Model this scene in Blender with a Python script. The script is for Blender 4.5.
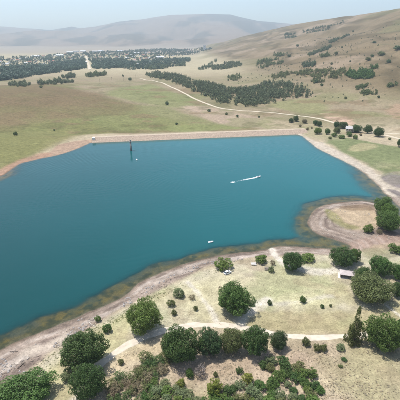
import bpy, math, random
import numpy as np

# ------------------------------------------------------------------ camera, sky, sun, exposure
sc = bpy.context.scene
for o in list(bpy.data.objects):
    bpy.data.objects.remove(o)
C = sc.collection
CAMH = 100.0
FOV = math.radians(55.0)
F = 200.0 / math.tan(FOV / 2)            # focal length in photograph pixels (400 px frame)
PITCH = math.radians(22.9)
cam = bpy.data.cameras.new('camera')
cam.sensor_width = 36.0
cam.lens = 18.0 / math.tan(FOV / 2)
cam.clip_start = 1.0
cam.clip_end = 60000.0
camo = bpy.data.objects.new('camera', cam)
C.objects.link(camo)
camo.location = (0, 0, CAMH)
camo.rotation_euler = (math.radians(90) - PITCH, 0, 0)
sc.camera = camo

SUN_EL = math.radians(71)
SUN_AZ = math.radians(-66)               # from +Y towards -X (left of the view)
w = bpy.data.worlds.new('World')
sc.world = w
w.use_nodes = True
nt = w.node_tree
nt.nodes.clear()
sky = nt.nodes.new('ShaderNodeTexSky')
sky.sky_type = 'NISHITA'
sky.sun_disc = False
sky.sun_elevation = SUN_EL
sky.sun_rotation = SUN_AZ
sky.altitude = 300
sky.air_density = 1.0
sky.dust_density = 1.8
sky.ozone_density = 1.0
bg = nt.nodes.new('ShaderNodeBackground')
bg.inputs[1].default_value = 0.145
wo = nt.nodes.new('ShaderNodeOutputWorld')
nt.links.new(sky.outputs[0], bg.inputs[0])
nt.links.new(bg.outputs[0], wo.inputs[0])

sl = bpy.data.lights.new('sun', 'SUN')
sl.energy = 4.6
sl.angle = math.radians(0.53)
sl.color = (1.0, 0.965, 0.92)
slo = bpy.data.objects.new('sun', sl)
C.objects.link(slo)
slo.location = (-300, 200, 600)
# lamp's -Z must point away from the sun
sd = (math.sin(SUN_AZ) * math.cos(SUN_EL), math.cos(SUN_AZ) * math.cos(SUN_EL), math.sin(SUN_EL))
import mathutils
slo.rotation_euler = mathutils.Vector(sd).to_track_quat('Z', 'Y').to_euler()

sc.view_settings.view_transform = 'Standard'
sc.view_settings.look = 'None'
sc.view_settings.exposure = 0.56
sc.view_settings.gamma = 1.0
sc.view_settings.use_curve_mapping = False
cy = sc.cycles
cy.use_denoising = True
cy.max_bounces = 8
cy.diffuse_bounces = 3
cy.glossy_bounces = 2
cy.transmission_bounces = 4
cy.transparent_max_bounces = 8
cy.volume_bounces = 0
cy.use_adaptive_sampling = True
cy.adaptive_threshold = 0.02

R = random.Random(7)
NR = np.random.default_rng(11)
sp, cp = math.sin(PITCH), math.cos(PITCH)

# ------------------------------------------------------------------ small maths helpers
def ss(a, b, x):
    t = np.clip((x - a) / (b - a), 0, 1)
    return t * t * (3 - 2 * t)

def _hash(ix, iy, seed):
    h = (ix.astype(np.int64) * 374761393 + iy.astype(np.int64) * 668265263 + seed * 974634777) & 0xFFFFFFFF
    h = ((h ^ (h >> 13)) * 1274126177) & 0xFFFFFFFF
    h = h ^ (h >> 16)
    return (h & 0xFFFFFF) / float(0xFFFFFF)

def vnoise(x, y, seed=0):
    xf, yf = np.floor(x), np.floor(y)
    fx, fy = x - xf, y - yf
    fx = fx * fx * fx * (fx * (fx * 6 - 15) + 10)
    fy = fy * fy * fy * (fy * (fy * 6 - 15) + 10)
    xi, yi = xf.astype(np.int64), yf.astype(np.int64)
    a, b = _hash(xi, yi, seed), _hash(xi + 1, yi, seed)
    c, d = _hash(xi, yi + 1, seed), _hash(xi + 1, yi + 1, seed)
    return (a * (1 - fx) + b * fx) * (1 - fy) + (c * (1 - fx) + d * fx) * fy

def fbm(x, y, size, octv=4, seed=0, gain=0.5):
    s, amp, tot = 0.0, 1.0, 0.0
    x = np.asarray(x, float) / size
    y = np.asarray(y, float) / size
    for i in range(octv):
        xr = x * 0.8 - y * 0.6
        yr = x * 0.6 + y * 0.8
        s = s + amp * (vnoise(xr + 17.3 * i, yr - 9.1 * i, seed + i) * 2 - 1)
        tot += amp
        amp *= gain
        x, y = xr * 2.03, yr * 2.03
    return s / tot

def seg_dist(x, y, P, closed=False):
    best = np.full(x.shape, 1e18)
    n = len(P)
    for i in range(n if closed else n - 1):
        ax, ay = P[i]
        bx_, by_ = P[(i + 1) % n]
        dx, dy = bx_ - ax, by_ - ay
        L = dx * dx + dy * dy + 1e-9
        t = np.clip(((x - ax) * dx + (y - ay) * dy) / L, 0, 1)
        ex, ey = x - ax - t * dx, y - ay - t * dy
        best = np.minimum(best, ex * ex + ey * ey)
    return np.sqrt(best)

def inside(x, y, P):
    r = np.zeros(x.shape, bool)
    n = len(P)
    for i in range(n):
        ax, ay = P[i]
        bx_, by_ = P[(i + 1) % n]
        if ay == by_:
            continue
        c = ((ay > y) != (by_ > y)) & (x < (bx_ - ax) * (y - ay) / (by_ - ay) + ax)
        r ^= c
    return r

def sdf(x, y, P):                        # positive inside
    d = seg_dist(x, y, P, True)
    return np.where(inside(x, y, P), d, -d)

def smooth_poly(P, closed=True, sub=4):
    P = [np.array(p, float) for p in P]
    n = len(P)
    out = []
    rng = range(n) if closed else range(n - 1)
    for i in rng:
        if closed:
            p0, p1, p2, p3 = P[i - 1], P[i], P[(i + 1) % n], P[(i + 2) % n]
        else:
            p0, p1, p2, p3 = P[max(i - 1, 0)], P[i], P[i + 1], P[min(i + 2, n - 1)]
        for k in range(sub):
            t = k / sub
            out.append(0.5 * ((2 * p1) + (-p0 + p2) * t + (2 * p0 - 5 * p1 + 4 * p2 - p3) * t * t + (-p0 + 3 * p1 - 3 * p2 + p3) * t ** 3))
    if not closed:
        out.append(P[-1])
    return out

def ray(px, py):
    u, v = (px - 200) / F, (200 - py) / F
    return np.array([u, cp + v * sp, -sp + v * cp])

def flat(px, py, z=0.0):
    d = ray(px, py)
    t = (CAMH - z) / -d[2]
    return (d[0] * t, d[1] * t)

def axial(x, y, z):
    return y * cp + (CAMH - z) * sp

# ------------------------------------------------------------------ the lie of the land
LAKE_PX = [(-260, 230), (-120, 205), (-40, 190), (0, 177), (10, 170.5), (22, 163.5), (40, 158.5), (58, 155), (75, 149.5), (88, 144), (94, 142.6),
           (130, 140.8), (200, 138), (270, 135.6), (297, 134.5), (308, 141), (318, 149), (335, 157), (352, 166), (367, 175.5), (378, 186),
           (390, 198), (402, 209), (415, 216), (406, 219), (392, 212), (378, 204), (362, 201.5), (344, 202), (326, 205), (314, 211.5), (308, 220),
           (311, 229), (320, 235), (334, 240), (346, 243.5), (352, 247), (340, 248.8), (318, 248), (298, 246.5), (280, 247), (264, 250), (245, 252.5), (225, 255),
           (200, 260), (172, 268.5), (142, 283), (120, 296.5), (100, 306.5), (75, 317.5), (50, 328), (25, 339), (0, 351), (-40, 372), (-100, 400), (-220, 440)]
LAKE = smooth_poly([flat(*p) for p in LAKE_PX], True, 3)
LX0, LX1 = min(p[0] for p in LAKE), max(p[0] for p in LAKE)
LY0, LY1 = min(p[1] for p in LAKE), max(p[1] for p in LAKE)
DAM_A, DAM_B = np.array(flat(93, 142.6)), np.array(flat(300, 134.2))
# hill: rises to the right of a base line; ridge crest by distance
MTN_Y = 9600.0
MT_PX = [(-160, 20), (-90, 25), (-40, 24), (0, 26.3), (30, 28.5), (52, 30), (64, 28.2), (72, 26.6), (80, 28.2), (90, 28.2), (104, 25), (120, 21.8), (140, 19.6), (155, 17.2), (170, 15.2), (190, 14.3), (212, 13.8),
         (230, 14.6), (242, 17.5), (256, 20.6), (275, 22.6), (300, 25), (360, 30), (430, 33), (560, 33)]
MX, MZ = [], []
for p in MT_PX:
    d = ray(*p)
    t = MTN_Y / d[1]
    MX.append(d[0] * t)
    MZ.append(CAMH + d[2] * t)
RIDGE_PX = [(168, 53), (190, 50.5), (205, 47.5), (225, 42.5), (250, 35.5), (265, 32), (285, 27.5), (302, 24), (320, 21), (340, 18), (360, 15.5), (380, 12.5), (400, 9.5), (430, 6), (480, 3), (560, 2)]
RIDGE_Y = [3900, 3700, 3500, 3300, 3000, 2850, 2650, 2480, 2330, 2180, 2030, 1860, 1700, 1500, 1250, 1000]
RX, RZ = [], []
for p, yy in zip(RIDGE_PX, RIDGE_Y):
    d = ray(*p)
    t = yy / d[1]
    RX.append(d[0] * t)
    RZ.append(CAMH + d[2] * t)
RYs = np.array(RIDGE_Y, float)[::-1]
RXs, RZs = np.array(RX)[::-1], np.array(RZ)[::-1]

def hill(x, y):
    base = np.interp(y, [300, 560, 800, 1200, 2000, 3000, 4200], [520, 285, 120, 40, -10, -60, -120])
    yr = np.clip(y, RYs[0], RYs[-1])
    rx = np.interp(yr, RYs, RXs)
    rz = np.interp(yr, RYs, RZs) * ss(4600, 3300, y) * ss(250, 700, y)
    s = (x - base) / np.maximum(rx - base, 60)
    s = np.maximum(s, 0)
    prof = np.where(s < 1, s ** 1.25, 1 - 0.25 * (np.minimum(s, 2.2) - 1) ** 1.0)
    n = fbm(x, y, 420, 4, 31)
    g = fbm(x * 1.0 + 0.35 * y, y * 0.45, 150, 3, 37)
    return rz * prof * (1 + 0.0 * n) + ss(0.02, 0.5, s) * ss(1.05, 0.6, s) * (n * 18 - np.abs(g) * 26 + 6 + fbm(x, y, 45, 3, 39) * 2.0)

def height(x, y, want_d=False):
    x = np.asarray(x, float)
    y = np.asarray(y, float)
    near = (x > LX0 - 160) & (x < LX1 + 160) & (y > LY0 - 160) & (y < LY1 + 160)
    d = np.full(x.shape, 160.0)
    if near.any():
        d[near] = np.clip(-sdf(x[near], y[near], LAKE), -160, 160)
    d = d + (fbm(x, y, 9, 3, 3) * 1.0 + fbm(x, y, 26, 2, 4) * 1.4) * ss(420, 300, y) * ss(0, 40, 60 - np.abs(d))
    shallow = ss(330, 285, y) * 0.90 + 0.10
    dep = np.abs(d)
    slope = 0.045 * shallow + 0.45 * (1 - shallow)
    wb = 7.2 + 3.0 * fbm(x, y, 14, 3, 15) + 4 * ss(60, 100, x) * ss(150, 185, y)
    bed = -(slope * np.minimum(dep, wb) + 0.40 * np.maximum(dep - wb, 0))
    bed = np.maximum(bed, -9 - 16 * ss(80, -150, x) * ss(330, 150, y)) + fbm(x, y, 7, 3, 5) * 0.16 * ss(0.5, 4, dep)
    dd = np.maximum(d, 0)
    land = 0.085 * np.minimum(dd, 4) + 3.0 * (1 - np.exp(-np.maximum(dd - 4, 0) / 34))
    land = land + fbm(x, y, 45, 4, 9) * 0.7 * ss(4, 30, dd) + fbm(x, y, 5, 3, 12) * 0.09 * ss(1, 8, dd)
    far = ss(450, 900, y)
    land = land + far * (fbm(x, y, 420, 4, 21) * 7 + 1.5 + fbm(x, y, 60, 3, 23) * 1.2)
    # land drops away behind the dam
    land = land - 6.5 * ss(10, 60, dd) * ss(395, 450, y) * ss(300, 170, np.abs(x + 30)) * ss(900, 560, y)
    # rounded knoll on the left
    land = land + 15 * np.exp(-(((x + 330) / 210) ** 2 + ((y - 660) / 140) ** 2)) * ss(10, 70, dd)
    h = np.where(d < 0, np.minimum(bed, -0.005 * dep), land)
    h = h + hill(x, y) * ss(5, 60, dd)
    # far mountains
    t = np.clip((y - 4700) / (MTN_Y - 4700), 0, 1)
    H = np.interp(x * (1 + 0.0 * y), MX, MZ)
    m = H * t ** 1.7
    rdg = 1 - np.abs(fbm(x, y * 0.6, 1500, 4, 41)) * 2
    m = m + (rdg - 0.4) * 560 * t * (1 - t) * ss(1.0, 0.85, t) + fbm(x, y, 380, 3, 47) * 60 * t * (1 - t)
    m = np.where(y > MTN_Y, H - (y - MTN_Y) * 0.25, m)
    h = h + np.where(y > 4700, m, 0)
    return (h, d) if want_d else h

def hz(x, y):
    return float(height(np.array([x]), np.array([y]))[0])

def hits(P):
    """photo points -> points on the land (sight lines walked out to the terrain)"""
    P = np.array(P, float)
    u, v = (P[:, 0] - 200) / F, (200 - P[:, 1]) / F
    D = np.stack([u, cp + v * sp, -sp + v * cp], 1)
    ys = np.concatenate([np.arange(60, 460, 3.0), np.geomspace(460, 11000, 420)])
    res = np.zeros((len(P), 3))
    T = ys[None, :] / D[:, 1:2]
    X = D[:, 0:1] * T
    Z = CAMH + D[:, 2:3] * T
    Hh = np.maximum(height(X, np.broadcast_to(ys, X.shape)), 0.0)
    below = Z <= Hh
    for i in range(len(P)):
        k = int(np.argmax(below[i])) if below[i].any() else len(ys) - 1
        k = max(k, 1)
        a, b = Z[i, k - 1] - Hh[i, k - 1], Hh[i, k] - Z[i, k]
        f = a / (a + b) if (a + b) > 1e-9 and a > 0 else 0.0
        y = ys[k - 1] + f * (ys[k] - ys[k - 1])
        x = D[i, 0] * y / D[i, 1]
        res[i] = (x, y, 0)
    res[:, 2] = np.maximum(height(res[:, 0], res[:, 1]), 0)
    return res

def hit(px, py):
    return hits([(px, py)])[0]

# ------------------------------------------------------------------ materials
MATS = {}
def mat(name, col, rough=0.8, spec=0.3, metal=0.0, var=0.12, scale=2.0, bump=0.0):
    if name in MATS:
        return MATS[name]
    m = bpy.data.materials.new(name)
    m.use_nodes = True
    n = m.node_tree.nodes
    l = m.node_tree.links
    b = n['Principled BSDF']
    b.inputs['Roughness'].default_value = rough
    b.inputs['Specular IOR Level'].default_value = spec
    b.inputs['Metallic'].default_value = metal
    tc = n.new('ShaderNodeTexCoord')
    no = n.new('ShaderNodeTexNoise')
    no.inputs['Scale'].default_value = scale
    no.inputs['Detail'].default_value = 5
    l.new(tc.outputs['Object'], no.inputs['Vector'])
    mr = n.new('ShaderNodeMapRange')
    mr.inputs[1].default_value = 0.25
    mr.inputs[2].default_value = 0.75
    mr.inputs[3].default_value = 1 - var
    mr.inputs[4].default_value = 1 + var
    l.new(no.outputs[0], mr.inputs[0])
    mx = n.new('ShaderNodeVectorMath')
    mx.operation = 'SCALE'
    mx.inputs[0].default_value = col
    l.new(mr.outputs[0], mx.inputs['Scale'])
    l.new(mx.outputs[0], b.inputs['Base Color'])
    if bump:
        bp = n.new('ShaderNodeBump')
        bp.inputs['Strength'].default_value = bump
        bp.inputs['Distance'].default_value = 0.1
        l.new(no.outputs[0], bp.inputs['Height'])
        l.new(bp.outputs[0], b.inputs['Normal'])
    MATS[name] = m
    return m

def leaf_mat(name, col, var=0.25):
    if name in MATS:
        return MATS[name]
    m = bpy.data.materials.new(name)
    m.use_nodes = True
    n, l = m.node_tree.nodes, m.node_tree.links
    n.clear()
    out = n.new('ShaderNodeOutputMaterial')
    at = n.new('ShaderNodeAttribute')
    at.attribute_name = 'tone'
    oi = n.new('ShaderNodeObjectInfo')
    hs = n.new('ShaderNodeHueSaturation')
    hs.inputs['Color'].default_value = (col[0] * 1.12, col[1] * 1.12, col[2] * 1.1, 1)
    mr = n.new('ShaderNodeMapRange')
    mr.inputs[3].default_value = 0.485
    mr.inputs[4].default_value = 0.515
    l.new(oi.outputs['Random'], mr.inputs[0])
    l.new(mr.outputs[0], hs.inputs['Hue'])
    m2 = n.new('ShaderNodeMapRange')
    m2.inputs[3].default_value = 1 - var
    m2.inputs[4].default_value = 1 + var
    l.new(at.outputs['Fac'], m2.inputs[0])
    l.new(m2.outputs[0], hs.inputs['Value'])
    df = n.new('ShaderNodeBsdfPrincipled')
    df.inputs['Roughness'].default_value = 0.55
    df.inputs['Specular IOR Level'].default_value = 0.25
    tr = n.new('ShaderNodeBsdfTranslucent')
    l.new(hs.outputs[0], df.inputs['Base Color'])
    l.new(hs.outputs[0], tr.inputs['Color'])
    mx = n.new('ShaderNodeMixShader')
    mx.inputs[0].default_value = 0.28
    l.new(df.outputs[0], mx.inputs[1])
    l.new(tr.outputs[0], mx.inputs[2])
    l.new(mx.outputs[0], out.inputs[0])
    MATS[name] = m
    return m

LEAF = {'dark': (0.060, 0.104, 0.030), 'mid': (0.078, 0.132, 0.032), 'bright': (0.115, 0.170, 0.040), 'yellow': (0.185, 0.215, 0.045),
        'olive': (0.125, 0.142, 0.052), 'sage': (0.150, 0.180, 0.085), 'brown': (0.180, 0.148, 0.088), 'dead': (0.210, 0.180, 0.165), 'blue': (0.066, 0.104, 0.040), 'wood': (0.108, 0.130, 0.064), 'valley': (0.075, 0.108, 0.070)}
def lm(k):
    return leaf_mat('foliage_' + k, LEAF[k], 0.38 if k == 'wood' else 0.28)
BARK = mat('bark', (0.11, 0.085, 0.065), 0.9, 0.1, var=0.3, scale=6)

def ground_material():
    m = bpy.data.materials.new('ground')
    m.use_nodes = True
    n, l = m.node_tree.nodes, m.node_tree.links
    b = n['Principled BSDF']
    b.inputs['Roughness'].default_value = 0.95
    b.inputs['Specular IOR Level'].default_value = 0.08
    at = n.new('ShaderNodeAttribute')
    at.attribute_name = 'albedo'
    ge = n.new('ShaderNodeNewGeometry')
    facs = []
    for scl, det, lo, hi in ((0.30, 7, 0.74, 1.24), (1.7, 6, 0.66, 1.30)):
        no = n.new('ShaderNodeTexNoise')
        no.inputs['Scale'].default_value = scl
        no.inputs['Detail'].default_value = det
        no.inputs['Roughness'].default_value = 0.65
        l.new(ge.outputs['Position'], no.inputs['Vector'])
        mr = n.new('ShaderNodeMapRange')
        mr.inputs[1].default_value = 0.3
        mr.inputs[2].default_value = 0.7
        mr.inputs[3].default_value = lo
        mr.inputs[4].default_value = hi
        l.new(no.outputs[0], mr.inputs[0])
        facs.append((mr, no))
    mu = n.new('ShaderNodeMath')
    mu.operation = 'MULTIPLY'
    l.new(facs[0][0].outputs[0], mu.inputs[0])
    l.new(facs[1][0].outputs[0], mu.inputs[1])
    vs = n.new('ShaderNodeVectorMath')
    vs.operation = 'SCALE'
    l.new(at.outputs['Color'], vs.inputs[0])
    l.new(mu.outputs[0], vs.inputs['Scale'])
    l.new(vs.outputs[0], b.inputs['Base Color'])
    bp = n.new('ShaderNodeBump')
    bp.inputs['Strength'].default_value = 0.5
    bp.inputs['Distance'].default_value = 0.25
    l.new(facs[1][1].outputs[0], bp.inputs['Height'])
    l.new(bp.outputs[0], b.inputs['Normal'])
    return m
GROUND = ground_material()

# ------------------------------------------------------------------ object helpers
def np_mesh(name, V, Q, smooth=False):
    """V (n,3); Q (m,k) faces of one size"""
    V = np.asarray(V, np.float32)
    Q = np.asarray(Q, np.int32)
    me = bpy.data.meshes.new(name)
    k = Q.shape[1]
    me.vertices.add(len(V))
    me.vertices.foreach_set('co', V.ravel())
    me.loops.add(Q.size)
    me.loops.foreach_set('vertex_index', Q.ravel())
    me.polygons.add(len(Q))
    me.polygons.foreach_set('loop_start', np.arange(0, Q.size, k, dtype=np.int32))
    me.polygons.foreach_set('loop_total', np.full(len(Q), k, np.int32))
    me.polygons.foreach_set('use_smooth', np.full(len(Q), smooth, bool))
    me.update()
    return me

def add_attr(me, name, data, typ='FLOAT'):
    a = me.attributes.new(name, typ, 'POINT')
    if typ == 'FLOAT':
        a.data.foreach_set('value', np.asarray(data, np.float32).ravel())
    else:
        d = np.concatenate([data, np.ones((len(data), 1))], 1).astype(np.float32)
        a.data.foreach_set('color', d.ravel())

def obj(name, me, m=None, parent=None):
    o = bpy.data.objects.new(name, me)
    C.objects.link(o)
    if m is not None and me is not None and not me.materials:
        me.materials.append(m)
    if parent is not None:
        o.parent = parent
    return o

def tag(o, label=None, cat=None, group=None, kind=None):
    if label: o['label'] = label
    if cat: o['category'] = cat
    if group: o['group'] = group
    if kind: o['kind'] = kind
    return o

def empty(name, loc, rz=0.0):
    o = bpy.data.objects.new(name, None)
    C.objects.link(o)
    o.location = loc
    o.rotation_euler = (0, 0, rz)
    o.empty_display_size = 0.3
    return o

class MB:
    def __init__(s):
        s.v, s.f = [], []
    def add(s, v, f):
        b = len(s.v)
        s.v += [tuple(p) for p in v]
        s.f += [tuple(i + b for i in q) for q in f]
        return s
    def box(s, x0, x1, y0, y1, z0, z1, top=0.0):
        t = top
        return s.add([(x0, y0, z0), (x1, y0, z0), (x1, y1, z0), (x0, y1, z0), (x0 + t, y0 + t, z1), (x1 - t, y0 + t, z1), (x1 - t, y1 - t, z1), (x0 + t, y1 - t, z1)],
                     [(0, 3, 2, 1), (4, 5, 6, 7), (0, 1, 5, 4), (1, 2, 6, 5), (2, 3, 7, 6), (3, 0, 4, 7)])
    def tube(s, a, b, r0, r1, n=8, cap=True):
        a, b = mathutils.Vector(a), mathutils.Vector(b)
        d = (b - a).normalized()
        x = d.orthogonal().normalized()
        y = d.cross(x)
        v = []
        for p, r in ((a, r0), (b, r1)):
            for i in range(n):
                t = 2 * math.pi * i / n
                v.append(p + (x * math.cos(t) + y * math.sin(t)) * r)
        f = [(i, (i + 1) % n, n + (i + 1) % n, n + i) for i in range(n)]
        if cap:
            f += [tuple(range(n - 1, -1, -1)), tuple(range(n, 2 * n))]
        return s.add(v, f)
    def loft(s, rings, cap=True, closed=True):
        n = len(rings[0])
        v = [p for r in rings for p in r]
        f = []
        for k in range(len(rings) - 1):
            for i in range(n if closed else n - 1):
                j = (i + 1) % n
                f.append((k * n + i, k * n + j, (k + 1) * n + j, (k + 1) * n + i))
        if cap:
            f += [tuple(range(n - 1, -1, -1)), tuple(range((len(rings) - 1) * n, len(rings) * n))]
        return s.add(v, f)
    def mesh(s, name, smooth=False):
        me = bpy.data.meshes.new(name)
        me.from_pydata(s.v, [], s.f)
        if smooth:
            me.polygons.foreach_set('use_smooth', [True] * len(me.polygons))
        me.update()
        return me
    def build(s, name, m, parent=None, smooth=False):
        return obj(name, s.mesh(name, smooth), m, parent)

# ------------------------------------------------------------------ terrain sheet
NCOL = 460
yrows = [24.0]
while yrows[-1] < 10600:
    y = yrows[-1]
    yrows.append(y + (0.75 if y < 300 else 1.0 if y < 480 else max(1.0, 0.0046 * (y - 480) + 1.0)) if y < 5000 else y + 55)
yrows = np.array(yrows)
tcol = np.linspace(-1, 1, NCOL)
HW = 0.66 * yrows + 50
GX = tcol[None, :] * HW[:, None]
GY = np.repeat(yrows[:, None], NCOL, 1)
GH, GD = height(GX, GY, True)
HILL = hill(GX, GY)
NROW = len(yrows)

# --- colours of the ground itself (bare earth, dry grass, mud ...)
gx, gy = GX.ravel(), GY.ravel()
gd = GD.ravel()
gh = GH.ravel()
n_big = fbm(gx, gy, 90, 4, 51)
n_mid = fbm(gx, gy, 16, 4, 55)
n_fin = fbm(gx, gy, 3.5, 3, 58)
n_far = fbm(gx, gy, 500, 5, 61)
def c3(r, g, b):
    return np.array([r, g, b])[None, :]
def lin(r, g, b, k=0.50):
    f = lambda c: ((c / 255 + 0.055) / 1.055) ** 2.4 if c > 10 else c / 255 / 12.92
    return np.array([f(r) * k, f(g) * k, f(b) * k])[None, :]
alb = np.repeat(lin(204, 188, 158), len(gx), 0)
def paint(mask, col):
    global alb
    m = np.clip(mask, 0, 1)[:, None]
    alb = alb * (1 - m) + col * m
def zone(P, col, feather, amt=1.0, warp=1.0, nz=None, smooth=True):
    W = hits(P)[:, :2]
    P2 = smooth_poly(W, True, 3) if smooth else list(W)
    xs, ys_ = [p[0] for p in P2], [p[1] for p in P2]
    pad = feather * 2 + 20
    sel = (gx > min(xs) - pad) & (gx < max(xs) + pad) & (gy > min(ys_) - pad) & (gy < max(ys_) + pad)
    m = np.zeros(len(gx))
    if sel.any():
        nn = n_mid if nz is None else nz
        m[sel] = ss(-feather, feather, sdf(gx[sel], gy[sel], P2) + nn[sel] * feather * 1.6 * warp)
    paint(m * amt, col)
    return m
def stroke(P, col, width, feather, amt=1.0):
    W = smooth_poly(hits(P)[:, :2], False, 4)
    xs, ys_ = [p[0] for p in W], [p[1] for p in W]
    pad = width + feather + 10
    sel = (gx > min(xs) - pad) & (gx < max(xs) + pad) & (gy > min(ys_) - pad) & (gy < max(ys_) + pad)
    m = np.zeros(len(gx))
    m[sel] = ss(width + feather, width - feather, seg_dist(gx[sel], gy[sel], W) + n_fin[sel] * feather)
    paint(m * amt, col)
    return m

hl = HILL.ravel()
# open country
paint(ss(430, 520, gy), lin(174, 158, 128))
paint(ss(-0.15, 0.35, n_big) * ss(430, 520, gy) * 0.5, lin(144, 140, 100))
paint(ss(900, 1300, gy), lin(204, 190, 156))
paint(ss(0.0, 0.35, n_far) * ss(900, 1400, gy) * 0.6, lin(150, 142, 104))
paint(ss(3, 25, hl), lin(150, 132, 102))
gully = fbm(gx + 0.35 * gy, gy * 0.35, 60, 4, 71)
paint(ss(0.05, 0.4, gully) * ss(3, 25, hl) * 0.45, lin(140, 124, 92))
paint(ss(0.1, 0.45, fbm(gx, gy, 160, 4, 73)) * ss(3, 25, hl) * 0.5, lin(190, 168, 144))
paint(ss(0.10, 0.30, np.abs(fbm(gx + 0.25 * gy, gy * 0.5, 140, 4, 75)) * -1 + 0.32) * ss(3, 25, hl) * 0.7, lin(106, 94, 68))
paint(ss(0.15, 0.5, fbm(gx, gy, 24, 4, 76)) * ss(3, 25, hl) * 0.5, lin(120, 110, 84))
paint(ss(0.1, 0.4, fbm(gx, gy, 230, 4, 77)) * ss(3, 25, hl) * 0.4, lin(136, 136, 92))
paint(ss(2200, 3000, gy) * ss(12, 2, hl), lin(186, 172, 152))
paint(ss(4300, 5600, gy), lin(166, 142, 118))
paint(ss(0.0, 0.3, fbm(gx, gy * 0.4, 520, 6, 79, 0.6)) * ss(4300, 5600, gy) * 0.6, lin(84, 80, 62))
# left knoll and meadows behind the dam
zone([(-40, 88), (30, 84), (70, 86), (112, 96), (150, 104), (154, 108), (138, 114), (90, 117), (40, 123), (-40, 132)], lin(138, 122, 90), 25, 0.95, nz=n_big)
zone([(-30, 112), (40, 108), (95, 104), (140, 110), (200, 124), (150, 131), (95, 135), (60, 146), (36, 157), (0, 174), (-30, 190)], lin(150, 144, 98), 12, 0.95, nz=n_big)
zone([(-20, 134), (30, 124), (80, 120), (130, 122), (140, 130), (90, 134), (56, 142), (36, 154), (0, 168), (-20, 176)], lin(136, 138, 84), 12, 0.6, nz=n_big)
zone([(105, 92), (150, 84), (182, 96), (196, 106), (160, 108), (120, 100)], lin(150, 154, 102), 14, 0.8, nz=n_big)
zone([(100, 104), (165, 106), (215, 120), (235, 126), (150, 132), (100, 128)], lin(144, 147, 96), 10, 0.75, nz=n_big)
zone([(180, 106), (215, 107), (262, 116), (300, 122), (292, 126), (240, 124), (205, 116)], lin(198, 176, 152), 8, 0.9, nz=n_big)
zone([(150, 126), (200, 122), (262, 126), (262, 128), (180, 131), (140, 132)], lin(150, 154, 100), 4, 0.7)
zone([(262, 118), (330, 124), (330, 136), (300, 134), (270, 128)], lin(186, 172, 138), 6, 0.8)
zone([(268, 103), (300, 98), (330, 102), (330, 110), (290, 110)], lin(152, 156, 100), 10, 0.6, nz=n_big)
zone([(322, 112), (345, 116), (352, 124), (335, 121)], lin(218, 186, 160), 4, 0.9)
zone([(388, 106), (420, 104), (420, 120), (392, 118)], lin(196, 160, 132), 5, 0.5)
mdw = ss(390, 430, gy) * ss(1000, 760, gy) * ss(15, 3, hl) * ss(12, 40, gd)
paint(ss(0.02, 0.25, fbm(gx, gy * 1.3, 70, 5, 83)) * mdw * 0.45, lin(136, 142, 88))
paint(ss(0.10, 0.35, fbm(gx, gy * 1.3, 40, 5, 85)) * mdw * 0.6, lin(150, 128, 98))
paint(ss(0.22, 0.45, fbm(gx, gy, 22, 4, 87)) * mdw * 0.45, lin(112, 112, 72))
zone([(-40, 90), (30, 86), (70, 88), (110, 97), (146, 105), (132, 112), (90, 114), (40, 119), (-40, 126)], lin(138, 120, 88), 22, 0.6, nz=n_big)
# left eroded red bank
zone([(-20, 186), (0, 171), (18, 161), (36, 156), (50, 152.5), (58, 145), (70, 142), (92, 139.5), (94, 144), (74, 151), (56, 156), (38, 160), (20, 166), (0, 180)], lin(192, 164, 140), 1.6, 0.95)
zone([(-10, 178), (16, 160), (44, 153), (50, 156), (22, 164), (0, 178)], lin(190, 150, 124), 2.0, 0.6)
# right shore: pale beach, marsh green, mud
zone([(296, 132), (312, 139), (334, 149), (356, 159), (378, 173), (402, 192), (420, 215), (404, 216), (386, 196), (370, 178), (350, 166), (330, 157), (308, 144)], lin(216, 202, 182), 3, 1.0)
zone([(324, 137), (352, 138), (380, 144), (420, 152), (420, 188), (394, 180), (372, 167), (346, 154)], lin(124, 138, 90), 3.5, 0.85)
zone([(360, 143), (376, 145), (370, 150), (350, 150)], lin(190, 178, 138), 2.5, 0.7)
zone([(382, 176), (402, 172), (420, 182), (420, 196), (400, 190)], lin(150, 140, 138), 3, 0.6)
zone([(300, 126), (345, 128), (345, 138), (318, 140), (303, 133)], lin(184, 176, 140), 4, 0.7)
# near shore: lawn, dry slope
lawn = [(60, 410), (25, 395), (52, 352), (78, 338), (104, 322), (130, 306), (160, 292), (200, 272), (240, 262), (300, 256), (420, 250), (420, 322), (340, 320), (250, 318), (180, 326), (130, 352), (100, 372), (80, 410)]
zone(lawn, lin(212, 202, 174), 2.2, 0.95)
zone([(28, 398), (60, 356), (100, 330), (130, 312), (126, 340), (100, 366), (72, 404)], lin(208, 200, 152), 2.2, 0.8)
zone([(160, 296), (200, 280), (230, 274), (330, 268), (335, 296), (300, 306), (262, 304), (200, 318), (165, 318)], lin(222, 212, 168), 5, 0.6)
zone([(265, 272), (330, 278), (330, 300), (290, 304), (262, 292)], lin(214, 212, 162), 5, 0.5)
zone([(240, 312), (330, 312), (420, 306), (420, 330), (340, 334), (262, 330)], lin(188, 176, 132), 2.5, 0.8)
zone([(290, 345), (420, 340), (420, 412), (290, 412)], lin(186, 168, 140), 4, 0.85)
zone([(360, 352), (410, 346), (410, 400), (350, 400)], lin(190, 182, 144), 6, 0.6)
zone([(170, 362), (300, 352), (300, 384), (210, 384), (176, 380)], lin(202, 178, 152), 3, 0.8)
zone([(104, 364), (140, 344), (168, 342), (164, 352), (130, 362), (100, 384)], lin(226, 206, 168), 2, 0.8)
paint(ss(0.05, 0.45, n_mid) * ss(2, 12, gd) * ss(330, 270, gy) * 0.55, lin(184, 174, 134))
paint(ss(0.1, 0.5, fbm(gx, gy, 28, 4, 91)) * ss(8, 20, gd) * ss(330, 270, gy) * 0.4, lin(230, 210, 182))
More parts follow.
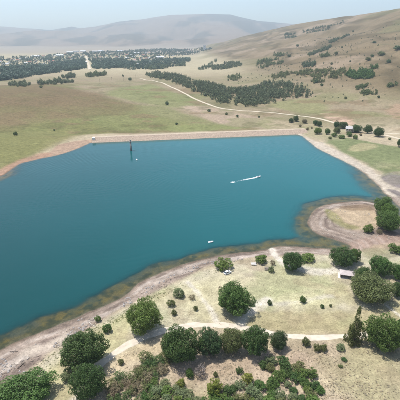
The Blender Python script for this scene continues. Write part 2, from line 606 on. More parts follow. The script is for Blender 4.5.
paint(ss(0.0, 0.4, fbm(gx, gy, 20, 5, 93)) * ss(6, 14, gd) * ss(240, 200, gy) * ss(104, 122, gy) * 0.55, lin(178, 182, 134))
paint(ss(0.12, 0.4, fbm(gx, gy, 7, 4, 94)) * ss(6, 14, gd) * ss(330, 270, gy) * 0.35, lin(176, 158, 128))
# beach of the near shore and the spit
beach_px = [(-80, 440), (0, 394), (24, 374), (50, 352), (74, 336), (100, 320), (124, 307), (150, 293), (176, 281), (200, 269), (224, 263), (262, 257), (300, 254), (352, 254), (372, 244), (420, 240), (420, 196),
            (376, 196), (340, 200), (316, 208), (304, 220), (316, 240), (345, 250), (300, 244), (264, 248), (200, 256), (142, 280), (100, 303), (50, 324), (0, 346), (-120, 400)]
beach_m = zone(beach_px, lin(176, 158, 142), 1.6, 1.0, smooth=False)
strip = fbm(gx * 0.5, gd * 3.0, 5.0, 4, 95)
paint(ss(0.05, 0.4, strip) * beach_m * 0.75, lin(134, 118, 108))
paint(ss(0.1, 0.45, -strip) * beach_m * 0.65, lin(212, 198, 184))
zone([(330, 213), (345, 208), (372, 210), (378, 226), (352, 230), (336, 222)], lin(206, 184, 152), 2.2, 0.9)
zone([(326, 209), (336, 214), (345, 222), (360, 227), (352, 230), (336, 225), (327, 217)], lin(150, 148, 96), 1.4, 0.7)
zone([(338, 206), (374, 205), (374, 210), (350, 210)], lin(146, 122, 96), 1.4, 0.7)
zone([(352, 240), (400, 232), (420, 234), (420, 246), (376, 250), (352, 250)], lin(184, 154, 136), 1.8, 0.5)
zone([(365, 250), (396, 250), (396, 258), (368, 259)], lin(150, 146, 112), 1.5, 0.6)
zone([(382, 178), (394, 175), (410, 180), (410, 190), (394, 186)], lin(132, 122, 126), 1.2, 0.6)
zone([(388, 190), (398, 191), (410, 198), (404, 200)], lin(130, 120, 120), 1.2, 0.8)
# wet edge
paint(ss(2.2, 0.0, gd + n_fin * 0.8) * ss(-1.5, 0, gd) * ss(330, 290, gy) * 0.75, lin(118, 102, 86))
paint(ss(1.2, 0.0, gd) * ss(300, 340, gy) * 0.35, lin(140, 120, 100))
# bare pale strokes: foot paths, ramp, apron by the shelter
PALE = lin(244, 234, 216)
stroke([(188, 282), (200, 296), (212, 312), (218, 324)], PALE, 0.9, 0.9, 0.75)
stroke([(272, 249), (276, 256), (284, 263)], lin(236, 224, 206), 1.6, 0.6, 1.0)
stroke([(232, 259), (243, 257), (254, 256)], lin(232, 214, 200), 1.3, 0.8, 0.8)
stroke([(284, 263), (300, 268), (320, 272), (338, 270), (350, 264)], PALE, 2.4, 1.6, 0.75)
stroke([(240, 326), (244, 318), (256, 306), (268, 300)], PALE, 2.0, 1.6, 0.8)
stroke([(262, 304), (290, 303), (330, 296)], PALE, 1.0, 1.4, 0.5)
stroke([(385, 304), (400, 316)], PALE, 0.4, 0.35, 0.8)
stroke([(28, 352), (48, 347), (58, 341), (66, 336)], lin(226, 210, 190), 2.4, 1.6, 0.8)
stroke([(0, 373), (24, 358)], lin(226, 212, 196), 0.8, 0.7, 0.8)
stroke([(98, 362), (90, 376), (70, 404)], PALE, 1.4, 1.2, 0.7)
stroke([(276, 384), (281, 400)], PALE, 0.35, 0.3, 0.7)
stroke([(196, 352), (214, 362), (250, 362), (300, 356)], lin(206, 184, 158), 1.8, 1.5, 0.6)
# lake bed: mud, weed
bedm = ss(0.0, -0.6, gd)
paint(bedm, lin(140, 116, 84))
weed = ss(-0.5, 0.25, fbm(gx, gy, 6, 4, 97)) * ss(-1.2, -3.0, gd)
paint(bedm * weed, lin(172, 132, 60))
paint(bedm * ss(0.0, 0.4, fbm(gx, gy, 3.5, 4, 99)) * 0.8, lin(84, 76, 42))
alb = alb * (1 + 0.10 * n_fin + 0.10 * n_mid)[:, None]
alb = np.clip(alb, 0.01, 0.8)

V = np.stack([gx, gy, gh], 1)
# smooth normals from the grid
P3 = V.reshape(NROW, NCOL, 3)
du = np.gradient(P3, axis=1)
dv = np.gradient(P3, axis=0)
NRM = np.cross(du, dv)
NRM /= np.linalg.norm(NRM, axis=2, keepdims=True)
NRM = NRM.reshape(-1, 3)
idx = np.arange(NROW * NCOL).reshape(NROW, NCOL)
Q = np.stack([idx[:-1, :-1], idx[:-1, 1:], idx[1:, 1:], idx[1:, :-1]], -1).reshape(-1, 4)
qd = gd[Q].mean(1)
qy = gy[Q].mean(1)
qh = hl[Q].mean(1)
qb = beach_m[Q].mean(1)
cls = np.zeros(len(Q), int)
cls[(qb > 0.5) & (qd > 0)] = 1
cls[qd <= 0] = 2
cls[(qh > 6) & (qy > 480)] = 3
cls[qy > 4700] = 4
for k, nm in enumerate(('ground', 'beach', 'lake_bed', 'hillside', 'mountains')):
    q = Q[cls == k]
    if not len(q):
        continue
    used, inv = np.unique(q, return_inverse=True)
    me = np_mesh(nm, V[used], inv.reshape(-1, 4), True)
    add_attr(me, 'albedo', alb[used], 'FLOAT_COLOR')
    me.normals_split_custom_set_from_vertices(NRM[used].tolist())
    tag(obj(nm, me, GROUND), kind='structure')

# ------------------------------------------------------------------ lake
def water_material():
    m = bpy.data.materials.new('lake_water')
    m.use_nodes = True
    n, l = m.node_tree.nodes, m.node_tree.links
    n.clear()
    out = n.new('ShaderNodeOutputMaterial')
    ge = n.new('ShaderNodeNewGeometry')
    at = n.new('ShaderNodeAttribute')
    at.attribute_name = 'depth'
    # opacity of the murky water column
    mu = n.new('ShaderNodeMath'); mu.operation = 'MULTIPLY'; mu.inputs[1].default_value = -1.35
    l.new(at.outputs['Fac'], mu.inputs[0])
    ex = n.new('ShaderNodeMath'); ex.operation = 'EXPONENT'
    l.new(mu.outputs[0], ex.inputs[0])
    op = n.new('ShaderNodeMath'); op.operation = 'SUBTRACT'; op.inputs[0].default_value = 1.0; op.use_clamp = True
    l.new(ex.outputs[0], op.inputs[1])
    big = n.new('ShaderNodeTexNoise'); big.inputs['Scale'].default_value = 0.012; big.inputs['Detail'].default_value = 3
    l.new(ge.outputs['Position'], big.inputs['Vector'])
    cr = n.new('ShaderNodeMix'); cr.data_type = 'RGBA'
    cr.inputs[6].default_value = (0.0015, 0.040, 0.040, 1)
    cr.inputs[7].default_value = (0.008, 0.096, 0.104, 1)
    dm = n.new('ShaderNodeAttribute'); dm.attribute_name = 'sky_sheen'  # mixes in the paler colour where the water mirrors more sky
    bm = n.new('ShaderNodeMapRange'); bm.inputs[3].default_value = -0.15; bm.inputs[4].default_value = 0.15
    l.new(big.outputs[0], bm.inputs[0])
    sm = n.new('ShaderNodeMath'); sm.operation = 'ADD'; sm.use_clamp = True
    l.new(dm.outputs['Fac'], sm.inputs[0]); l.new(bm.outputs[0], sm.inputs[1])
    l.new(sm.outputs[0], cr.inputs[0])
    # ripples
    bumps = None
    for scl, stretch, dist, st in ((0.10, 0.45, 0.25, 0.22), (0.38, 0.45, 0.16, 0.45)):
        mp = n.new('ShaderNodeMapping')
        mp.inputs['Rotation'].default_value = (0, 0, 0.5)
        mp.inputs['Scale'].default_value = (stretch, 1.0, 1.0)
        l.new(ge.outputs['Position'], mp.inputs['Vector'])
        no = n.new('ShaderNodeTexNoise'); no.inputs['Scale'].default_value = scl; no.inputs['Detail'].default_value = 4
        no.inputs['Roughness'].default_value = 0.6
        l.new(mp.outputs[0], no.inputs['Vector'])
        bp = n.new('ShaderNodeBump'); bp.inputs['Strength'].default_value = st; bp.inputs['Distance'].default_value = dist
        l.new(no.outputs[0], bp.inputs['Height'])
        if bumps is not None:
            l.new(bumps.outputs[0], bp.inputs['Normal'])
        bumps = bp
    for (wx, wy), per, st in ((flat(205, 192), 3.4, 0.10), (flat(96, 178), 4.2, 0.075)):      # old boat ripples spreading in rings
        ms = n.new('ShaderNodeVectorMath'); ms.operation = 'SUBTRACT'
        ms.inputs[1].default_value = (wx, wy, 0)
        l.new(ge.outputs['Position'], ms.inputs[0])
        wv = n.new('ShaderNodeTexWave'); wv.wave_type = 'RINGS'; wv.rings_direction = 'SPHERICAL'
        wv.inputs['Scale'].default_value = 0.314 / per
        wv.inputs['Distortion'].default_value = 9.0
        wv.inputs['Detail'].default_value = 2
        wv.inputs['Detail Scale'].default_value = 0.25
        l.new(ms.outputs[0], wv.inputs['Vector'])
        mk = n.new('ShaderNodeTexNoise'); mk.inputs['Scale'].default_value = 0.022; mk.inputs['Detail'].default_value = 2
        l.new(ms.outputs[0], mk.inputs['Vector'])
        mm = n.new('ShaderNodeMapRange'); mm.inputs[1].default_value = 0.45; mm.inputs[2].default_value = 0.68; mm.inputs[4].default_value = st
        l.new(mk.outputs[0], mm.inputs[0])
        bp = n.new('ShaderNodeBump'); bp.inputs['Distance'].default_value = 0.35
        l.new(mm.outputs[0], bp.inputs['Strength'])
        l.new(wv.outputs['Fac'], bp.inputs['Height'])
        l.new(bumps.outputs[0], bp.inputs['Normal'])
        bumps = bp
    df = n.new('ShaderNodeBsdfDiffuse')
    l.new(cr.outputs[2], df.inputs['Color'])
    l.new(bumps.outputs[0], df.inputs['Normal'])
    tr = n.new('ShaderNodeBsdfTransparent')
    tr.inputs[0].default_value = (0.80, 0.93, 0.90, 1)
    m1 = n.new('ShaderNodeMixShader')
    l.new(op.outputs[0], m1.inputs[0]); l.new(tr.outputs[0], m1.inputs[1]); l.new(df.outputs[0], m1.inputs[2])
    gl = n.new('ShaderNodeBsdfGlossy'); gl.inputs['Roughness'].default_value = 0.06
    l.new(bumps.outputs[0], gl.inputs['Normal'])
    fr = n.new('ShaderNodeFresnel'); fr.inputs[0].default_value = 1.36
    l.new(bumps.outputs[0], fr.inputs['Normal'])
    m2 = n.new('ShaderNodeMixShader')
    l.new(fr.outputs[0], m2.inputs[0]); l.new(m1.outputs[0], m2.inputs[1]); l.new(gl.outputs[0], m2.inputs[2])
    l.new(m2.outputs[0], out.inputs[0])
    return m
rs, cs = 2, 2
sub = idx[::rs, ::cs]
wq = np.stack([sub[:-1, :-1], sub[:-1, 1:], sub[1:, 1:], sub[1:, :-1]], -1).reshape(-1, 4)
wq = wq[(gd[wq].min(1) < 0.5) & (gy[wq].max(1) < LY1 + 30)]
used, inv = np.unique(wq, return_inverse=True)
WV = V[used].copy()
WV[:, 2] = 0
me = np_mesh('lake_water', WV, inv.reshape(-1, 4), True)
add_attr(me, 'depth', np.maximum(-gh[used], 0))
add_attr(me, 'sky_sheen', ss(-190, 130, WV[:, 0] + 0.55 * (WV[:, 1] - 260) + 30 * fbm(WV[:, 0], WV[:, 1], 120, 3, 19)))  # sky reflection growing towards far right, painted into the water colour
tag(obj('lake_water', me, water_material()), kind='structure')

# ------------------------------------------------------------------ dirt roads
def road_material(name, col):
    return mat(name, col, 0.95, 0.05, var=0.16, scale=0.6, bump=0.25)
GRAVEL = road_material('gravel', tuple(lin(236, 222, 196)[0]))
TRACK = road_material('pale_dirt', tuple(lin(244, 230, 208)[0]))
def ribbon(name, P, width, lift, m, step=1.5, rough=0.18):
    W = np.array(smooth_poly(hits(P)[:, :2], False, 10))
    seg = np.r_[0, np.cumsum(np.linalg.norm(np.diff(W, axis=0), axis=1))]
    n = max(int(seg[-1] / step), 4)
    s = np.linspace(0, seg[-1], n)
    c = np.stack([np.interp(s, seg, W[:, 0]), np.interp(s, seg, W[:, 1])], 1)
    t = np.gradient(c, axis=0)
    t /= np.linalg.norm(t, axis=1, keepdims=True)
    nn = np.stack([-t[:, 1], t[:, 0]], 1)
    offs = np.array([-1, -0.55, 0, 0.55, 1.0])
    jl = 1 + rough * 2 * fbm(s, s * 0 + 3, 5, 3, 101)
    jr = 1 + rough * 2 * fbm(s, s * 0 + 9, 5, 3, 103)
    v = []
    for o in offs:
        wv = width / 2 * o * (jl if o < 0 else jr)
        p = c + nn * wv[:, None]
        z = height(p[:, 0], p[:, 1])
        v.append(np.stack([p[:, 0], p[:, 1], z + lift * (1.0 if abs(o) < 0.9 else 0.35)], 1))
    v = np.stack(v, 1)
    k = len(offs)
    ii = np.arange(n * k).reshape(n, k)
    q = np.stack([ii[:-1, :-1], ii[:-1, 1:], ii[1:, 1:], ii[1:, :-1]], -1).reshape(-1, 4)
    return tag(obj(name, np_mesh(name, v.reshape(-1, 3), q, True), m), kind='structure')
ribbon('dirt_track', [(82, 384), (92, 371), (106, 360), (126, 346), (150, 335), (174, 328), (200, 325.5), (226, 326), (250, 329.5), (272, 334), (300, 337.2), (330, 337), (352, 335.5), (380, 333), (420, 330)], 3.0, 0.05, TRACK, rough=0.32)
ribbon('gravel_road', [(140, 78.5), (152, 80.5), (166, 84.5), (180, 91), (193, 98), (206, 103), (222, 106.8), (245, 109), (270, 110.8), (296, 113), (318, 116.5), (334, 121), (350, 124.8), (366, 129.5), (384, 135), (400, 139), (420, 143)], 4.6, 0.25, GRAVEL, 4)
ribbon('gravel_spur', [(384, 134.2), (392, 133.6), (404, 134), (420, 134)], 4.0, 0.3, GRAVEL, 3)
ribbon('town_road', [(90, 69.5), (88.6, 65), (87, 60), (86, 56)], 9.0, 0.6, GRAVEL, 20)

# ------------------------------------------------------------------ foliage prototypes
def crown_template(seed, lobes, leaves, leaf, flat_b=0.75, spiky=0.0, lobe_r=(0.30, 0.46), subs=1, sub_r=0.45, shape='ball', fill=0.0):
    """unit crown: quads (n,4,3) inside about [-1,1]^3 and a tone for each quad"""
    r = np.random.default_rng(seed)
    L = []
    for i in range(lobes):
        g = (i + 0.5) / lobes
        ph = math.pi * (3 - math.sqrt(5)) * i + r.uniform(-0.4, 0.4)
        zc = 1 - 2 * g * 0.93
        rr = math.sqrt(max(0, 1 - zc * zc))
        lr = r.uniform(*lobe_r)
        k = (1 - lr) * r.uniform(0.68, 1.26)
        if shape == 'spire':
            zc = 1 - 2 * g
            axx, axy, tp = ((0.05, 0.0, 1.0), (-0.55, 0.15, 0.25), (0.45, -0.25, 0.0), (-0.1, -0.5, -0.2))[int(r.choice(4, p=(0.46, 0.22, 0.18, 0.14)))]
            zc = -1 + (1 - g) * (tp + 1)
            wdt = (0.04 + 0.40 * g ** 0.9) * r.uniform(0.4, 1.3)
            lr = 0.13 + 0.09 * g
            c = np.array([axx + math.cos(ph) * wdt, axy + math.sin(ph) * wdt, zc * 0.95])
        else:
            c = np.array([rr * math.cos(ph) * k, rr * math.sin(ph) * k, zc * k * (1.0 if zc > 0 else flat_b)])
        tn = r.uniform(0, 1)
        if subs <= 1:
            L.append((c, lr, tn, c))
            continue
        for j in range(subs):
            dz = 1 - 2 * (j + 0.5) / subs
            pj = 2.4 * j + r.uniform(-0.5, 0.5)
            rj = math.sqrt(1 - dz * dz)
            dv = np.array([rj * math.cos(pj), rj * math.sin(pj), dz])
            if dv @ c < -0.25 * np.linalg.norm(c):
                continue
            sr = lr * sub_r * r.uniform(0.7, 1.25)
            L.append((c + dv * (lr - sr * 0.6) * r.uniform(0.85, 1.12), sr, np.clip(tn * 0.6 + r.uniform(0, 0.4), 0, 1), dv))
    tot = sum(l[1] ** 2 for l in L)
    quads, tones = [], []
    if fill:
        L.append((np.zeros(3), 0.62, 0.2, None))
    for c, lr, tn, od in L:
        n = int(leaves * lr * lr / tot) if od is not None else int(leaves * fill)
        d = r.normal(size=(n, 3))
        d /= np.linalg.norm(d, axis=1, keepdims=True)
        if od is not None:
            out = od / (np.linalg.norm(od) + 1e-6)
            d = d[d @ out > -0.4]
            n = len(d)
            rad = lr * (r.uniform(0.70, 1.08, n) + spiky * r.exponential(0.25, n))
        else:
            rad = lr * r.uniform(0.5, 1.0, n)
        p = c + d * rad[:, None]
        nrm = d + r.normal(size=(n, 3)) * 0.5
        nrm[:, 2] += 0.15
        nrm /= np.linalg.norm(nrm, axis=1, keepdims=True)
        a = np.cross(nrm, r.normal(size=(n, 3)))
        a /= np.linalg.norm(a, axis=1, keepdims=True)
        b = np.cross(nrm, a)
        s1 = leaf * r.uniform(0.7, 1.4, n)[:, None]
        s2 = s1 * r.uniform(0.5, 0.9, n)[:, None]
        q = np.stack([p - a * s1, p - b * s2 + nrm * s1 * 0.25, p + a * s1, p + b * s2 + nrm * s1 * 0.25], 1)
        quads.append(q)
        tones.append(np.clip(tn * 0.65 + r.uniform(0, 0.35, n), 0, 1))
    return np.concatenate(quads), np.concatenate(tones)

def quads_mesh(name, q, t):
    n = len(q)
    me = np_mesh(name, q.reshape(-1, 3), np.arange(n * 4).reshape(n, 4))
    add_attr(me, 'tone', np.repeat(t, 4))
    return me

CROWNS = {}
for i in range(5):
    CROWNS['big', i] = quads_mesh('crown', *crown_template(100 + i, 22, 22000, 0.028, 0.6, 0.2, (0.24, 0.54), 11, 0.42, fill=0.10))
for i in range(3):
    CROWNS['loose', i] = quads_mesh('crown', *crown_template(150 + i, 60, 8000, 0.04, 0.6, 0.35, shape='spire', fill=0.0))
for i in range(5):
    CROWNS['bush', i] = quads_mesh('foliage', *crown_template(200 + i, 13, 3200, 0.062, 0.6, 0.25, (0.30, 0.52), 6, 0.5, fill=0.08))
for i in range(4):
    CROWNS['twig', i] = quads_mesh('foliage', *crown_template(250 + i, 14, 2200, 0.055, 0.5, 0.7, (0.25, 0.48), 5, 0.5))
for i in range(4):
    CROWNS['far', i] = quads_mesh('crown', *crown_template(300 + i, 14, 900, 0.105, 0.7, 0.15, (0.30, 0.5), fill=0.1))

def trunk_mesh(seed, limbs, r0):
    """unit trunk: 1 high to the crown's centre, limbs reaching out to about 0.6"""
    r = random.Random(seed)
    b = MB()
    pts = [(0, 0, -0.08), (r.uniform(-.03, .03), r.uniform(-.03, .03), 0.3), (r.uniform(-.05, .05), r.uniform(-.05, .05), 0.65), (r.uniform(-.06, .06), r.uniform(-.06, .06), 1.15)]
    rad = [r0 * 1.35, r0, r0 * 0.8, r0 * 0.35]
    for k in range(3):
        b.tube(pts[k], pts[k + 1], rad[k], rad[k + 1], 8, True)
    for i in range(limbs):
        a = 2 * math.pi * (i + r.uniform(-.3, .3)) / limbs
        z0 = r.uniform(0.4, 0.75)
        e = (math.cos(a) * r.uniform(.4, .62), math.sin(a) * r.uniform(.4, .62), z0 + r.uniform(.25, .6))
        s = (0, 0, z0)
        mid = tuple((s[j] + e[j]) / 2 + (0.06 if j == 2 else 0) for j in range(3))
        b.tube(s, mid, r0 * .5, r0 * .36, 6, False)
        b.tube(mid, e, r0 * .36, r0 * .14, 6, True)
    return b.mesh('trunk')
TRUNKS = [trunk_mesh(i, 6, 0.075) for i in range(4)]
STEMS = [trunk_mesh(20 + i, 5, 0.05) for i in range(3)]
for me in TRUNKS + STEMS:
    me.materials.append(BARK)

def plant(name, kind, leafkey, x, y, Rr, rz, c, label, cat, group=None, variant=None, top='crown', stem='trunk', tilt=0.0):
    z = hz(x, y)
    e = empty(name, (x, y, z), R.uniform(0, 6.28))
    i = R.randrange(99) if variant is None else variant
    n = sum(1 for k in CROWNS if k[0] == kind)
    me = CROWNS[kind, i % n]
    o = obj(top, me, None, e)
    if not me.materials:
        me.materials.append(lm(leafkey))
    o.location = (0, 0, c)
    o.scale = (Rr * R.uniform(0.90, 1.06), Rr * R.uniform(0.90, 1.06), rz)
    o.material_slots[0].link = 'OBJECT'
    o.material_slots[0].material = lm(leafkey)
    tm = (TRUNKS if stem == 'trunk' else STEMS)[i % 3]
    t = obj(stem, tm, None, e)
    t.scale = (Rr, Rr, c)
    tag(e, label, cat, group)
    return e

def fit(x0, x1, y0, y1, gap=0.92, lim=1.22):
    """photo extents of a crown -> base point, radius, half height, centre height"""
    cx, cyy = (x0 + x1) / 2, (y0 + y1) / 2
    by = y1 - 0.25 * (y1 - y0)
    for _ in range(3):
        p = hit(cx, by)
        D = axial(*p)
        th = math.atan2(CAMH - p[2], p[1])
        Rr = (x1 - x0) / 2 / F * D
        hh = (y1 - y0) / 2 / F * D
        q = hh * hh - (Rr * math.sin(th)) ** 2
        rz = math.sqrt(max(q, 0)) / math.cos(th)
        rz = min(max(rz, 0.55 * Rr), lim * Rr)
        c = rz * gap
        by = cyy + c * math.cos(th) * F / D
    return p, Rr, rz, c

def tree(x0, x1, y0, y1, leafkey, label, name='broadleaf_tree', kind='big', group=None, variant=None, gap=0.92, cat='tree'):
    p, Rr, rz, c = fit(x0, x1, y0, y1, gap, 2.6 if kind == 'loose' else 1.22)
    Rr *= 1.05
    if cat == 'bush':
        return plant(name, kind, leafkey, p[0], p[1], Rr, rz, c * 0.82, label, cat, group, variant, 'foliage', 'stem')
    return plant(name, kind, leafkey, p[0], p[1], Rr, rz, c, label, cat, group, variant)

# ------------------------------------------------------------------ the trees one can tell apart
BL = [
    (2, 55, 371, 412, 'mid', 'large leafy tree in the bottom left corner beside the beach'),
    (64, 108, 331, 373, 'dark', 'large dark round tree between the left beach and the dirt track'),
    (72, 106, 366, 402, 'dark', 'dark tree just below the large round tree at lower left'),
    (127, 162, 300, 336, 'bright', 'round bright green tree at the bend of the dirt track'),
    (217, 252, 284, 318, 'mid', 'big round tree standing alone in the middle of the lawn'),
    (166, 200, 327, 368, 'dark', 'leftmost and largest tree of the row below the dirt track'),
    (197, 222, 325, 363, 'blue', 'second tree from the left in the row below the dirt track'),
    (219, 242, 325, 359, 'olive', 'olive third tree from the left in the row below the dirt track'),
    (240, 268, 324, 360, 'dark', 'fourth tree from the left in the row below the dirt track'),
    (269, 287, 327, 354, 'blue', 'narrow tree at the right end of the row below the dirt track'),
    (361, 396, 315, 352, 'mid', 'wide dark tree beside the slender pine at the right edge'),
    (389, 412, 316, 347, 'mid', 'tree cut by the right edge beside the wide dark tree'),
    (349, 389, 272, 305, 'olive', 'biggest spreading tree in the clump below the picnic shelter'),
    (368, 389, 256, 277, 'mid', 'round tree at the top of the clump right of the picnic shelter'),
    (353, 371, 266, 286, 'dark', 'dark tree on the left of the clump beside the picnic shelter'),
    (389, 404, 262, 282, 'mid', 'upper of two small trees at the right edge beyond the clump'),
    (390, 404, 281, 299, 'dark', 'lower of two small trees at the right edge beyond the clump'),
    (330, 353, 247, 268, 'dark', 'dark dense tree just behind the picnic shelter'),
    (346, 360, 248, 264, 'mid', 'smaller tree touching the dark tree behind the picnic shelter'),
    (282, 303, 251, 272, 'dark', 'dark round tree right of the boat ramp'),
    (372, 391, 197, 216, 'mid', 'upper tree of the pair on the sand spit'),
    (380, 396, 204, 222, 'bright', 'brighter middle tree in the clump on the sand spit'),
    (375, 398, 210, 232, 'mid', 'lower and fullest tree in the clump on the sand spit'),
]
for i, (x0, x1, y0, y1, k, lab) in enumerate(BL):
    tree(x0, x1, y0, y1, k, lab, variant=i, group='trees by the near shore')
tree(344, 362, 308, 344, 'olive', 'slender open pine beside the wide dark tree at the right', 'slender_pine', 'loose', gap=1.0)

BU = [
    (215, 232, 257, 270, 'bright', 'wide green bush near the waterline with a white car below it', 'shore_bush'),
    (255, 267, 253, 264, 'bright', 'green bush left of the boat ramp', 'shore_bush'),
    (301, 315, 252, 262, 'bright', 'low wide bush right of the dark round tree by the ramp', 'shore_bush'),
    (388, 404, 243, 254, 'mid', 'low bush at the right edge above the clump of trees', 'shore_bush'),
    (363, 373, 223, 233, 'bright', 'small round green bush left of the trees on the spit', 'shore_bush'),
    (376, 382, 228, 234, 'brown', 'brownish shrub at the foot of the spit trees', 'shore_shrub'),
    (299, 306, 295, 303, 'mid', 'small bush alone on the right part of the lawn', 'lawn_bush'),
    (320, 324, 303, 309, 'dark', 'tiny dark bush on the lawn above the right road', 'lawn_bush'),
    (329, 332, 303, 308, 'olive', 'smallest tuft of a bush on the lawn above the right road', 'lawn_bush'),
    (173, 185, 287, 298, 'sage', 'pale spreading bush on the upper edge of the lawn', 'lawn_bush'),
    (167, 175, 299, 307, 'olive', 'small olive bush right of the bright green tree', 'lawn_bush'),
    (171, 177, 308, 316, 'olive', 'small bush nearest the bright green tree at the track bend', 'lawn_bush'),
    (193, 198, 305, 311, 'olive', 'little bush between the bright green tree and the lone tree', 'lawn_bush'),
    (189, 195, 294, 300, 'brown', 'little brown bush above the lawn path', 'lawn_bush'),
    (103, 112, 323, 333, 'mid', 'small bush between the two round trees along the left beach', 'lawn_bush'),
    (95, 101, 315, 322, 'bright', 'tiny bush at the edge of the left beach', 'lawn_bush'),
    (126, 134, 308, 320, 'mid', 'small bush leaning on the left of the bright green tree', 'lawn_bush'),
    (76, 84, 331, 338, 'dark', 'small dark bush on the beach side of the large round tree', 'lawn_bush'),
    (60, 74, 369, 382, 'sage', 'pale round bush on the grass between the lower left trees', 'lawn_bush'),
    (218, 223, 285, 292, 'brown', 'brown bush just left of the lone lawn tree', 'lawn_bush'),
    (248, 254, 297, 308, 'sage', 'pale shrub just right of the lone lawn tree', 'lawn_bush'),
    (267, 272, 299, 305, 'dark', 'small dark bush right of the lone lawn tree', 'lawn_bush'),
    (268, 274, 265, 273, 'sage', 'sage shrub beside the grey picnic table', 'lawn_bush'),
    (270, 275, 258, 267, 'brown', 'reddish brown shrub at the foot of the boat ramp', 'lawn_bush'),
    (301, 310, 336, 347, 'olive', 'grey olive bush just below the track at the right', 'slope_bush'),
    (313, 320, 343, 352, 'olive', 'left of two small bushes side by side below the right track', 'slope_bush'),
    (319, 327, 342, 353, 'olive', 'right of two small bushes side by side below the right track', 'slope_bush'),
    (336, 345, 343, 351, 'sage', 'thin pale bush left of the slender pine', 'slope_bush'),
    (341, 347, 357, 361, 'dark', 'flat dark bush on the dry slope below the slender pine', 'slope_bush'),
    (338, 343, 364, 368, 'olive', 'flat olive bush on the dry slope below the slender pine', 'slope_bush'),
    (236, 243, 367, 374, 'dark', 'small dark bush on bare ground below the olive tree', 'slope_bush'),
    (213, 218, 371, 377, 'olive', 'small olive bush on bare ground below the tree row', 'slope_bush'),
    (242, 253, 372, 384, 'yellow', 'yellow green bush on bare ground below the tree row', 'slope_bush'),
    (207, 224, 378, 396, 'yellow', 'bright yellow green bush at the bottom of the picture', 'slope_bush'),
    (185, 194, 367, 379, 'mid', 'rounded bush below the largest tree of the row', 'slope_bush'),
    (160, 172, 333, 352, 'brown', 'brown bushy shrub touching the left of the tree row', 'slope_bush'),
    (176, 186, 378, 389, 'yellow', 'light green bush left of the grey dead shrub', 'slope_bush'),
    (118, 124, 358, 365, 'olive', 'lone bush at the upper left tip of the scrub', 'slope_bush'),
]
for i, (x0, x1, y0, y1, k, lab, nm) in enumerate(BU):
    tree(x0, x1, y0, y1, k, lab, nm, 'bush' if k not in ('brown',) else 'twig', variant=i, cat='bush', gap=0.95)
tree(194, 206, 364, 378, 'dead', 'grey leafless shrub below the row of trees', 'dead_shrub', 'twig', cat='bush', gap=0.9)

def in_poly(px, n, mind, seed, tries=6000):
    r = random.Random(seed)
    xs, ys_ = [p[0] for p in px], [p[1] for p in px]
    out = []
    P = [tuple(p) for p in px]
    for _ in range(tries):
        x, y = r.uniform(min(xs), max(xs)), r.uniform(min(ys_), max(ys_))
        if not inside(np.array([x]), np.array([y]), P)[0]:
            continue
        if all((x - a) ** 2 + (y - b) ** 2 > mind * mind for a, b in out):
            out.append((x, y))
            if len(out) >= n:
                break
    return out

CNAME = {'brown': 'brown', 'olive': 'olive', 'dark': 'dark green', 'sage': 'grey green', 'mid': 'green', 'bright': 'bright green', 'yellow': 'yellow green', 'blue': 'dark'}
SCRUB = [
    ([(106, 384), (122, 368), (140, 356), (168, 350), (172, 362), (164, 374), (150, 382), (146, 410), (112, 410)], 34, 5.2, ['brown', 'olive', 'olive', 'brown', 'dark'], 'twig', 'the brown scrub', 'brown scrub'),
    ([(146, 384), (164, 376), (182, 388), (200, 394), (206, 410), (140, 410)], 22, 5.6, ['sage', 'sage', 'mid', 'bright', 'olive'], 'bush', 'the sage scrub', 'sage scrub'),
    ([(204, 394), (226, 384), (256, 384), (276, 388), (290, 410), (204, 410)], 24, 5.8, ['bright', 'mid', 'olive', 'sage', 'dark'], 'bush', 'the bottom scrub', 'bottom scrub'),
    ([(258, 366), (272, 358), (286, 358), (300, 364), (316, 370), (322, 396), (318, 410), (286, 410), (270, 384)], 26, 5.8, ['mid', 'olive', 'sage', 'dark', 'bright'], 'bush', 'scrub below the narrow tree', 'right scrub'),
]
for si, (poly, n, md, keys, kind, lab, grp) in enumerate(SCRUB):
    for (x, y) in in_poly(poly, n, md, 40 + si):
        wpx = R.uniform(8, 15)
        k = R.choice(keys)
        xs_, ys2 = [q[0] for q in poly], [min(q[1], 400) for q in poly]
        fx, fy = (x - min(xs_)) / (max(xs_) - min(xs_)), (y - min(ys2)) / (max(ys2) - min(ys2))
        pos = ('upper ', 'middle ', 'lower ')[min(2, max(0, int(fy * 3)))] + ('left', 'centre', 'right')[min(2, int(fx * 3))]
        siz = 'large' if wpx > 12.6 else 'small' if wpx < 10 else 'medium'
        lab2 = siz + ' ' + CNAME[k] + ' bush in the ' + pos + ' of ' + lab
        tree(x - wpx / 2, x + wpx / 2, y - wpx * 0.45, y + wpx * 0.45, k, lab2, 'scrub_bush', 'twig' if k == 'brown' else kind, grp, None, 0.95, 'bush')

